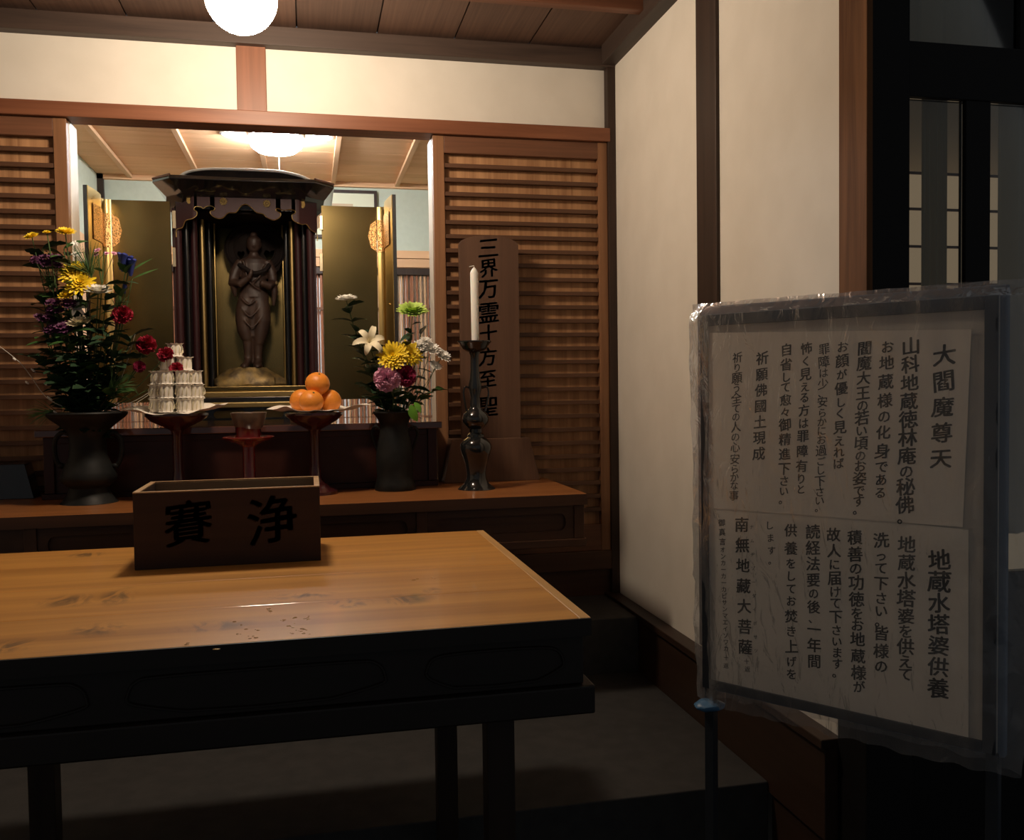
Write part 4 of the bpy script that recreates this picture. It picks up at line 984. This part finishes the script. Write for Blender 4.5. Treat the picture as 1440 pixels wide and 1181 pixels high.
column('lettering', '十返', SP(1050, 930, .0009), SP(1051, 941, .0009), 9*pxsize(1050, 930), ax, ay, inkf, low, .01)
column('lettering', '十返', SP(1021, 925, .0009), SP(1021, 936, .0009), 8*pxsize(1021, 930), ax, ay, inkf, low, .01)
# loose clear plastic bag around the board
nu, nv = 60, 64; vs = []; fs = []
for j in range(nv+1):
    v = -.035+(SH+.065)*j/nv; t = j/nv
    for side in (1, -1):
        for i in range(nu+1):
            a = i/nu if side > 0 else 1-i/nu
            uL = -.036-.004*math.sin(v*9)+(.010 if t < .3 else 0); uR = SW+.045+.018*t+.01*math.sin(v*7)
            u = uL+(uR-uL)*a; e = min(a/.09, (1-a)/.11, 1); top = min((1-t)/.03, 1)
            q = noise.noise(Vector((u*9, v*5, side*2.)))*.006+noise.noise(Vector((u*26, v*11, side*3+1)))*.004+abs(noise.noise(Vector((u*14+v*9, v*4, 5))))*.006
            w = (.016+q*(1.2 if t > .85 or e < 1 else .7))*e*top if side > 0 else -(.052+q)*e*top-.001
            if side > 0: w = max(w, .008*e*top)
            if e < 1: w += noise.noise(Vector((u*40, v*16, 9)))*.012*(1-e)
            if t > .97: w -= .012
            vs.append(L(u, v+noise.noise(Vector((u*20, 0, side)))*(.012 if t < .05 else .003), w-(.012 if e < 1 else 0)*(1-e)))
R_ = 2*(nu+1)
for j in range(nv):
    for i in range(R_): a = j*R_+i; b2 = j*R_+(i+1) % R_; fs.append((a, b2, b2+R_, a+R_))
MB().add(vs, fs).build('plastic_bag', plastic, sg, True)['label'] = 'crumpled clear plastic cover'

# ================================================================== FLOWERS
random.seed(21)
def frame_to(n):
    n = Vector(n).normalized(); return n.to_track_quat('Z', 'Y').to_matrix().to_4x4()
def petal(mb, a, r0_, r1, w, e0, e1, curl=0, th=.0006, tip=.35, n=4):
    """one tapered petal growing outward at angle a, elevation e0 (base) to e1 (tip)"""
    ca, sa = math.cos(a), math.sin(a); pts = []; r, z = r0_*math.cos(e0), r0_*math.sin(e0); Lg = (r1-r0_)/n
    for i in range(n+1):
        t = i/n; e = e0+(e1-e0)*t+curl*t*t; ww = w*(math.sin(pi*min(t*.8+.16, 1))**.7 if i < n else tip)
        pts.append((r, z, ww)); r += Lg*math.cos(e); z += Lg*math.sin(e)
    o = len(mb.v)
    for (r, z, ww) in pts:
        for s in (-1, 0, 1):
            zz = z+(abs(s)*ww*.35); mb.v.append(Vector((r*ca-s*ww*sa, r*sa+s*ww*ca, zz)))
    for i in range(n):
        for s in (0, 1): k = o+3*i+s; mb.f.append((k, k+1, k+4, k+3))
def mum(R, cup=.6, layers=5, n0=18, w=None):
    mb = MB(); w = w or R*.13
    for l in range(layers):
        t = l/(layers-1); rr = R*(1-.55*t); e1 = -.15+1.25*t*cup+.1; n = int(n0*(1-.35*t))
        for k in range(n):
            petal(mb, 2*pi*(k+.5*(l % 2)+random.uniform(-.15, .15))/n, R*.08, rr*random.uniform(.88, 1.08), w, .35+1.05*t, e1+random.uniform(-.12, .12), curl=.5*cup)
    return mb
def carnation(R):
    mb = MB()
    for l in range(7):
        t = l/6; rr = R*(1-.42*t)*random.uniform(.93, 1.07); n = 11; 
        for k in range(n):
            a = 2*pi*(k+random.random()*.7)/n; e = .05+1.35*t; o = len(mb.v); m = 4; w = rr*.42
            for i in range(m+1):
                u = i/m; r = rr*u*(1+random.uniform(-.07, .07)*(u > .8)); 
                for s in range(-2, 3):
                    q = s/2*w*(.15+u); z = r*math.sin(e)+(R*.22*math.sin(s*2.2+a*5+l)+random.uniform(-.10, .10)*R)*u*u
                    x = r*math.cos(e)*(1-.10*abs(s)/2); mb.v.append(Vector((x*math.cos(a)-q*math.sin(a), x*math.sin(a)+q*math.cos(a), z)))
            for i in range(m):
                for s in range(4): kx = o+5*i+s; mb.f.append((kx, kx+1, kx+6, kx+5))
    return mb
def lily(R):
    mb = MB()
    for k in range(6): petal(mb, 2*pi*k/6+.2, R*.05, R*(1.25 if k % 2 else 1.1), R*.17, 1.25, -.5, curl=-1.1, tip=.12, n=9)
    return mb
def bell(R, n=5):
    mb = MB()
    for j in range(n):
        a = 2*pi*j/n*1.7; c = Vector((R*.45*math.cos(a), R*.45*math.sin(a), R*.2*(j % 3))); ring = []
        for r_, z in ((.12, -.9), (.22, -.4), (.26, .1), (.40, .45), (.30, .42), (.12, .0)):
            ring.append([c+Vector((R*r_*math.cos(2*pi*i/10), R*r_*math.sin(2*pi*i/10), R*z+(R*.1*(i % 2) if r_ == .40 else 0))) for i in range(10)])
        mb.loft(ring)
    return mb
def leafmesh(Lg, W_, lobed=False, droop=.3):
    mb = MB(); n = 8; o = 0
    for i in range(n+1):
        t = i/n; w = W_*math.sin(pi*min(.04+t*.96, 1))**.8
        if lobed: w *= .72+.38*abs(math.sin(t*pi*3.2))
        x = Lg*t; z = -droop*Lg*t*t
        mb.v += [Vector((x, -w, z+w*.25)), Vector((x, 0, z)), Vector((x, w, z+w*.25))]
    for i in range(n):
        for s in (0, 1): k = 3*i+s; mb.f.append((k, k+1, k+4, k+3))
    return mb
def mesh_of(mb, name, mat):
    o = mb.build(name, mat, None, True); me = o.data; bpy.data.objects.remove(o); return me
LEAF = {'lobed': mesh_of(leafmesh(.052, .013, True), 'leaf', leafd), 'plain': mesh_of(leafmesh(.055, .012), 'leaf', leafm), 'long': mesh_of(leafmesh(.085, .010), 'leaf', leafd), 'bright': mesh_of(leafmesh(.046, .014), 'leaf', leafb), 'blade': mesh_of(leafmesh(.11, .005, False, .1), 'leaf', leafm)}
def put_leaf(kind, p, d, root, roll=0, s=1, name='leaf'):
    o = bpy.data.objects.new(name, LEAF[kind]); COL.objects.link(o); o.parent = root
    q = Vector(d).normalized().to_track_quat('X', 'Z') @ Quaternion((1, 0, 0), roll)
    o.location = Vector(p)-ROOT[root.name]; o.rotation_mode = 'QUATERNION'; o.rotation_quaternion = q; o.scale = (s, s, s); return o
vm = {1: PY(124, 588, vY), 2: PY(555, 586, v2Y)}
vb = {1: PY(124, 622, vY), 2: PY(555, 614, v2Y)}
def stemmed(name, v, px, py, Y, label, cat='flower', group=None, bloom=None, leaves=0, lk='lobed', smat=None, sr=.0018, lstart=.35, lend=.9, bend=.02, ls=1, start=None):
    """a cut stem standing in vase v and ending at the bloom"""
    tip = PY(px, py, Y); j = random.uniform(-.012, .012); j2 = random.uniform(-.012, .012); s0 = vb[v]+Vector((j*.5, j2*.5, -.02)); m = vm[v]+Vector((j*1.8+(tip.x-vm[v].x)*.12, j2*1.8-.004, .0))
    r = thing(name, s0, label, cat, group)
    path = spline([s0, m, m.lerp(tip, .5)+Vector(((tip.x-m.x)*.12, 0, bend)), tip], 6)
    MB().tube(path, sr, 6).build('stem', smat or steml, r, True)
    for k in range(leaves):
        t = lstart+(lend-lstart)*k/max(leaves-1, 1); i = int(t*(len(path)-1)); p = path[i]
        a = k*2.4+random.uniform(-.4, .4); put_leaf(lk, p, (math.cos(a), math.sin(a)*.7-.15, random.uniform(.1, .75)), r, random.uniform(-.6, .6), ls*random.uniform(.75, 1.15))
    if bloom:
        for (nm, mb, mat, n_, off) in bloom:
            mb.xf(Matrix.Translation(tip+Vector(off)) @ frame_to(n_)); mb.build(nm, mat, r, True)
    return r, tip, path
def m_(R): return R*mpp(300, 480, 3.3)
F = stemmed
# ---- left bouquet
Y0 = 3.33
G1 = 'flowers in the left bronze vase'
for (px, py, R, n_, lab, c, cup) in ((45, 334, 11, (-.2, -.5, .8), 'small yellow chrysanthemum at the upper left tip of the left bouquet', yellow, .5), (66, 328, 6, (.0, -.4, .9), 'tiny yellow chrysanthemum bud between two open ones on top of the left bouquet', yellow, .9),
        (92, 329, 15, (.1, -.4, .9), 'small yellow chrysanthemum beside the pale door jamb on top of the bouquet', yellow, .5),
        (105, 386, 22, (-.1, -.8, .6), 'large bright yellow chrysanthemum, upper one of the middle pair', yellow, .5), (113, 400, 23, (.1, -.8, .5), 'large bright yellow chrysanthemum, lower one of the middle pair', yellow, .5),
        (95, 416, 12, (-.2, -.7, .8), 'half-open yellow chrysanthemum just below the large yellow pair', yellow, 1.1), (138, 413, 20, (.1, -.35, .95), 'white chrysanthemum with a yellow heart in the left bouquet', whitep, 1.0),
        (112, 457, 17, (-.1, -.5, .9), 'cream white chrysanthemum low in the middle of the left bouquet', cream, 1.1)):
    bl_ = [('bloom', mum(m_(R), cup, 5, 18), c, n_, (0, 0, 0))]
    if 'heart' in lab: bl_.append(('flower_heart', mum(m_(R)*.55, 1, 3, 12), yellow, n_, (0, -.004, .006)))
    F('chrysanthemum', 1, px, py, Y0+random.uniform(-.05, .0), lab, group=G1, bloom=bl_, leaves=7, lk='lobed')
for (px, py, R, lab, c) in ((172, 443, 15, 'dark red carnation at the right edge of the left bouquet', redp), (206, 486, 15, 'red carnation, largest of the cluster leaning right from the left bouquet', redp),
        (233, 499, 12, 'red carnation bloom behind the top of the stacked sweets', redp), (248, 519, 10, 'small red carnation touching the stacked sweets', redp), (196, 516, 9, 'small crimson carnation hanging lowest right of the left bouquet', crim)):
    F('carnation', 1, px, py, Y0-.02, lab, group=G1, bloom=[('bloom', carnation(m_(R)), c, (random.uniform(-.3, .4), -.8, .5), (0, 0, 0))], leaves=5, lk='blade', ls=.5, bend=.01)
for (px, py, R, n, lab) in ((66, 368, 7.5, 11, 'spray of small purple flowers at the upper left of the left bouquet'), (84, 432, 8, 9, 'spray of small purple flowers left of the cream chrysanthemum'), (82, 462, 9, 14, 'thick spray of dull purple flowers in the middle left of the bouquet'), (55, 446, 7, 8, 'sparse dark purple spray at the left edge of the left bouquet'), (146, 354, 4.5, 5, 'small pink spray in front of the gilt hexagon plate')):
    mb = MB(); c = PY(px, py, Y0-.02)
    pink = 'pink' in lab
    r, tip, path = F('flower_spray', 1, px, py, Y0-.02, lab, group=G1, leaves=8, lk='plain', ls=.7)
    for k in range(n):
        o_ = Vector((random.uniform(-1, 1)*m_(15), random.uniform(-.5, .5)*m_(12), random.uniform(-.8, .8)*m_(8)))
        MB().tube([path[-4], tip+o_], .0011, 5).build('branchlet', steml, r, True)
        mm = mum(m_(R), .6, 3, 9, m_(R)*.25); mm.xf(Matrix.Translation(tip+o_) @ frame_to((o_.x*8, -.6, .7))); mm.build('bloom', pinkp if pink else purp, r, True)
for (px, py, lab, c, R) in ((178, 372, 'blue gentian with upright buds on the right of the left bouquet', bluef, 16), (172, 405, 'small dark blue gentian bud with a white tip', bluef, 8)):
    r, tip, path = F('gentian', 1, px, py, Y0-.03, lab, group=G1, bloom=[('bloom', bell(m_(R), 6 if R > 10 else 2), c, (.15, -.25, 1), (0, 0, 0))], leaves=6, lk='long', ls=.7)
    for k in range(4): put_leaf('plain', tip+Vector((0, -.01, -.03)), (math.cos(k*1.6+.5)*.5, -.5+math.sin(k*1.6)*.4, .9), r, .5, .9)
for (px, py, lab) in ((106, 437, 'white lily-like bloom half hidden behind the left bouquet leaves'), (106, 359, 'small white blossom near the pine needles'), (105, 344, 'tiny white blossom beside the pale jamb above the pine needles')):
    big = 'lily' in lab
    F('white_blossom', 1, px, py, Y0, lab, group=G1, bloom=[('bloom', lily(m_(17 if big else 7)), whitep, (.2, -.7, .5), (0, 0, 0))], leaves=4, lk='lobed', ls=.8)
# foliage stems making the dark mass
for k, (px, py, lab) in enumerate(((60, 350, 'leafy dark stem under the yellow buds at the upper left'), (78, 395, 'leafy dark stem left of the large yellow pair'), (60, 420, 'leafy dark stem at the outer left of the bouquet'), (52, 500, 'leafy stem low at the left edge of the bouquet'),
        (95, 470, 'leafy dark stem in the middle of the left bouquet'), (130, 455, 'leafy dark stem under the cream chrysanthemum'), (150, 470, 'leafy dark stem beneath the dark red carnation'), (120, 425, 'leafy dark stem under the white chrysanthemum'), (165, 500, 'leafy dark stem above the right side of the vase'), (75, 520, 'leafy dark stem just above the left rim of the vase'), (140, 520, 'leafy dark stem rising straight from the vase mouth'), (98, 360, 'leafy stem behind the pine needles'), (110, 500, 'dense leafy stem in the centre above the vase'), (66, 470, 'leafy stem left of the purple sprays low in the bouquet'), (185, 475, 'leafy stem right of the dark red carnation'), (88, 540, 'short leafy stem at the left of the vase mouth'), (158, 555, 'short leafy stem at the right of the vase mouth'), (120, 545, 'short leafy stem in the middle of the vase mouth'), (150, 400, 'leafy stem just left of the blue gentian'), (90, 350, 'leafy stem beside the small yellow bud on top'))):
    F('leafy_stem', 1, px, py, Y0+random.uniform(-.05, .02), lab, 'foliage', 'leafy stems in the left bronze vase', leaves=30, lk=('lobed', 'plain', 'lobed')[k % 3], lstart=.22, lend=1, ls=1.35)
# pine sprigs
def pine(px, py, lab, d, n=46, Lg=.10, base=None):
    r, tip, path = F('pine_sprig', 1, px, py, Y0-.03, lab, 'foliage', 'pine sprigs in the left bronze vase', smat=brownt)
    mb = MB(); d = Vector(d).normalized()
    for k in range(n):
        q = (d+Vector((random.uniform(-1, 1), random.uniform(-.5, .5), random.uniform(-1, 1)))*.75).normalized(); s0 = tip-d*random.uniform(0, .03)
        mb.tube([s0, s0+q*Lg*.6, s0+q*Lg*random.uniform(.85, 1.1)+Vector((0, 0, -.004))], [.0009, .0008, .0003], 4)
    stuff(mb.build('needles', needle, r, True))
pine(125, 378, 'green pine sprig fanned out above the large yellow chrysanthemums', (-.25, -.1, 1))
pine(64, 580, 'short bright green pine sprig hanging over the left rim of the vase', (-.9, -.1, -.15), 34, .07)
pine(160, 545, 'dark pine sprig low on the right above the vase rim', (.6, -.1, .5), 40, .09)
pine(168, 425, 'sparse pine sprig behind the dark red carnation', (.3, 0, .9), 24, .06)
# willow twig and bare twigs
wp = [PY(x, y, Y0-.03) for x, y in ((95, 590), (78, 567), (60, 553), (44, 530), (30, 512), (14, 498), (-6, 483))]
t = thing('willow_twig', wp[0], 'long pale pussy willow twig reaching out at the far left', 'branch')
wq = spline([vb[1], vm[1]]+wp[1:], 5); MB().tube(wq, .0014, 6).build('twig', willow, t, True)
for x, y, a in ((70, 560, 1), (47, 521, 1), (38, 538, .7), (78, 580, .8), (20, 505, .6), (64, 540, .6)):
    p = PY(x, y, Y0-.032); MB().ball((0, 0, 0), .011*a, .0035, .0035, 10, 6).xf(Matrix.Translation(p) @ Matrix.Rotation(.75, 4, 'Y')).build('catkin', whitep, t, True)
for k, (px, py, lab) in enumerate(((228, 538, 'thin bare twig pointing at the stacked sweets'), (208, 556, 'short bare twig low on the right of the left bouquet'), (190, 470, 'fine twig rising beside the red carnations'))):
    F('bare_twig', 1, px, py, Y0-.03, lab, 'branch', smat=willow, sr=.0011, bend=.0)
for k, (px, py, lab) in enumerate(((222, 380, 'long green blade leaf arching right beside the blue gentian'), (214, 365, 'upper green blade leaf beside the blue gentian'))):
    r, tip, path = F('grass_blade', 1, 186-6*k, 392-8*k, Y0-.02, lab, 'foliage', smat=steml)
    e = PY(px, py, Y0-.02); put_leaf('blade', tip, e-tip+Vector((0, 0, .012)), r, .9, (e-tip).length/.105)
# ---- right bouquet
Y2 = 3.37; G2 = 'flowers in the right bronze vase'
F('chrysanthemum', 2, 487, 423, Y2, 'white chrysanthemum standing alone at the upper left of the right bouquet', group=G2, bloom=[('bloom', mum(m_(17), .55, 5, 22), whitep, (-.1, -.25, 1), (0, 0, 0))], leaves=22, lk='lobed', lstart=.4, lend=.95, ls=1.35, bend=.03)
F('lily', 2, 519, 483, Y2-.04, 'cream lily with backward curled petals in the right bouquet', group=G2, bloom=[('bloom', lily(m_(30)), cream, (.05, -.85, .35), (0, 0, 0))], leaves=6, lk='long')
F('chrysanthemum', 2, 580, 441, Y2, 'pale green chrysanthemum, tallest on the right of the right bouquet', group=G2, bloom=[('bloom', mum(m_(25), .7, 7, 26), greenp, (.0, -.45, .8), (0, 0, 0))], leaves=9, lk='lobed', lstart=.5)
F('chrysanthemum', 2, 553, 502, Y2-.06, 'bright yellow chrysanthemum beside the lily, left of the yellow pair', group=G2, bloom=[('bloom', mum(m_(24), .5, 6, 24), yellow, (-.15, -.85, .35), (0, 0, 0))], leaves=5)
F('chrysanthemum', 2, 574, 499, Y2-.05, 'bright yellow chrysanthemum, right of the yellow pair', group=G2, bloom=[('bloom', mum(m_(22), .5, 6, 22), yellow, (.35, -.8, .35), (0, 0, 0))], leaves=5)
F('carnation', 2, 544, 533, Y2-.075, 'pink carnation with pale edges under the yellow chrysanthemums', group=G2, bloom=[('bloom', carnation(m_(19)), pinkp, (-.1, -.95, .25), (0, 0, 0))], leaves=3, lk='blade', ls=.4)
F('carnation', 2, 570, 529, Y2-.055, 'deep crimson carnation beside the pink one', group=G2, bloom=[('bloom', carnation(m_(17)), crim, (.2, -.9, .3), (0, 0, 0))], leaves=3, lk='blade', ls=.4)
for (px, py, R, lab) in ((590, 488, 14, 'small white chrysanthemum of the right spray, innermost'), (605, 493, 17, 'small white chrysanthemum in the middle of the right spray'), (621, 502, 16, 'small white chrysanthemum at the outer right of the spray'), (612, 516, 12, 'small white chrysanthemum hanging lowest of the right spray'), (598, 481, 11, 'small white chrysanthemum on top of the right spray')):
    F('chrysanthemum', 2, px, py, Y2-.03, lab, group=G2, bloom=[('bloom', mum(m_(R), .7, 5, 16), whitep, ((px-600)*.02, -.55, .7), (0, 0, 0))], leaves=2, lk='plain', sr=.0012, bend=.0)
for k, (px, py, n, lk, lab) in enumerate(((505, 470, 18, 'lobed', 'leafy dark stem behind the lily'), (520, 545, 16, 'lobed', 'leafy dark stem low on the left of the right bouquet'), (545, 560, 14, 'plain', 'leafy stem just above the mouth of the right vase'), (612, 548, 8, 'plain', 'green leafy stem leaning right under the white spray'), (592, 470, 8, 'lobed', 'leafy stem under the green chrysanthemum'), (563, 480, 8, 'long', 'dark long-leaved stem between lily and green chrysanthemum'), (590, 560, 8, 'plain', 'leafy stem low on the right of the right bouquet'))):
    F('leafy_stem', 2, px, py, Y2+random.uniform(-.03, .02), lab, 'foliage', 'leafy stems in the right bronze vase', leaves=n+4, lk=lk, lstart=.35, lend=1, ls=1.3)
r, tip, path = F('leafy_stem', 2, 578, 574, Y2-.07, 'bright green leaf hanging over the rim of the right vase', 'foliage', bend=.02)
put_leaf('bright', tip+Vector((.0, 0, .012)), (.18, -.3, -1), r, 1.2, 1.35); put_leaf('bright', tip+Vector((.012, 0, .02)), (.5, -.3, -.6), r, .6, .9)
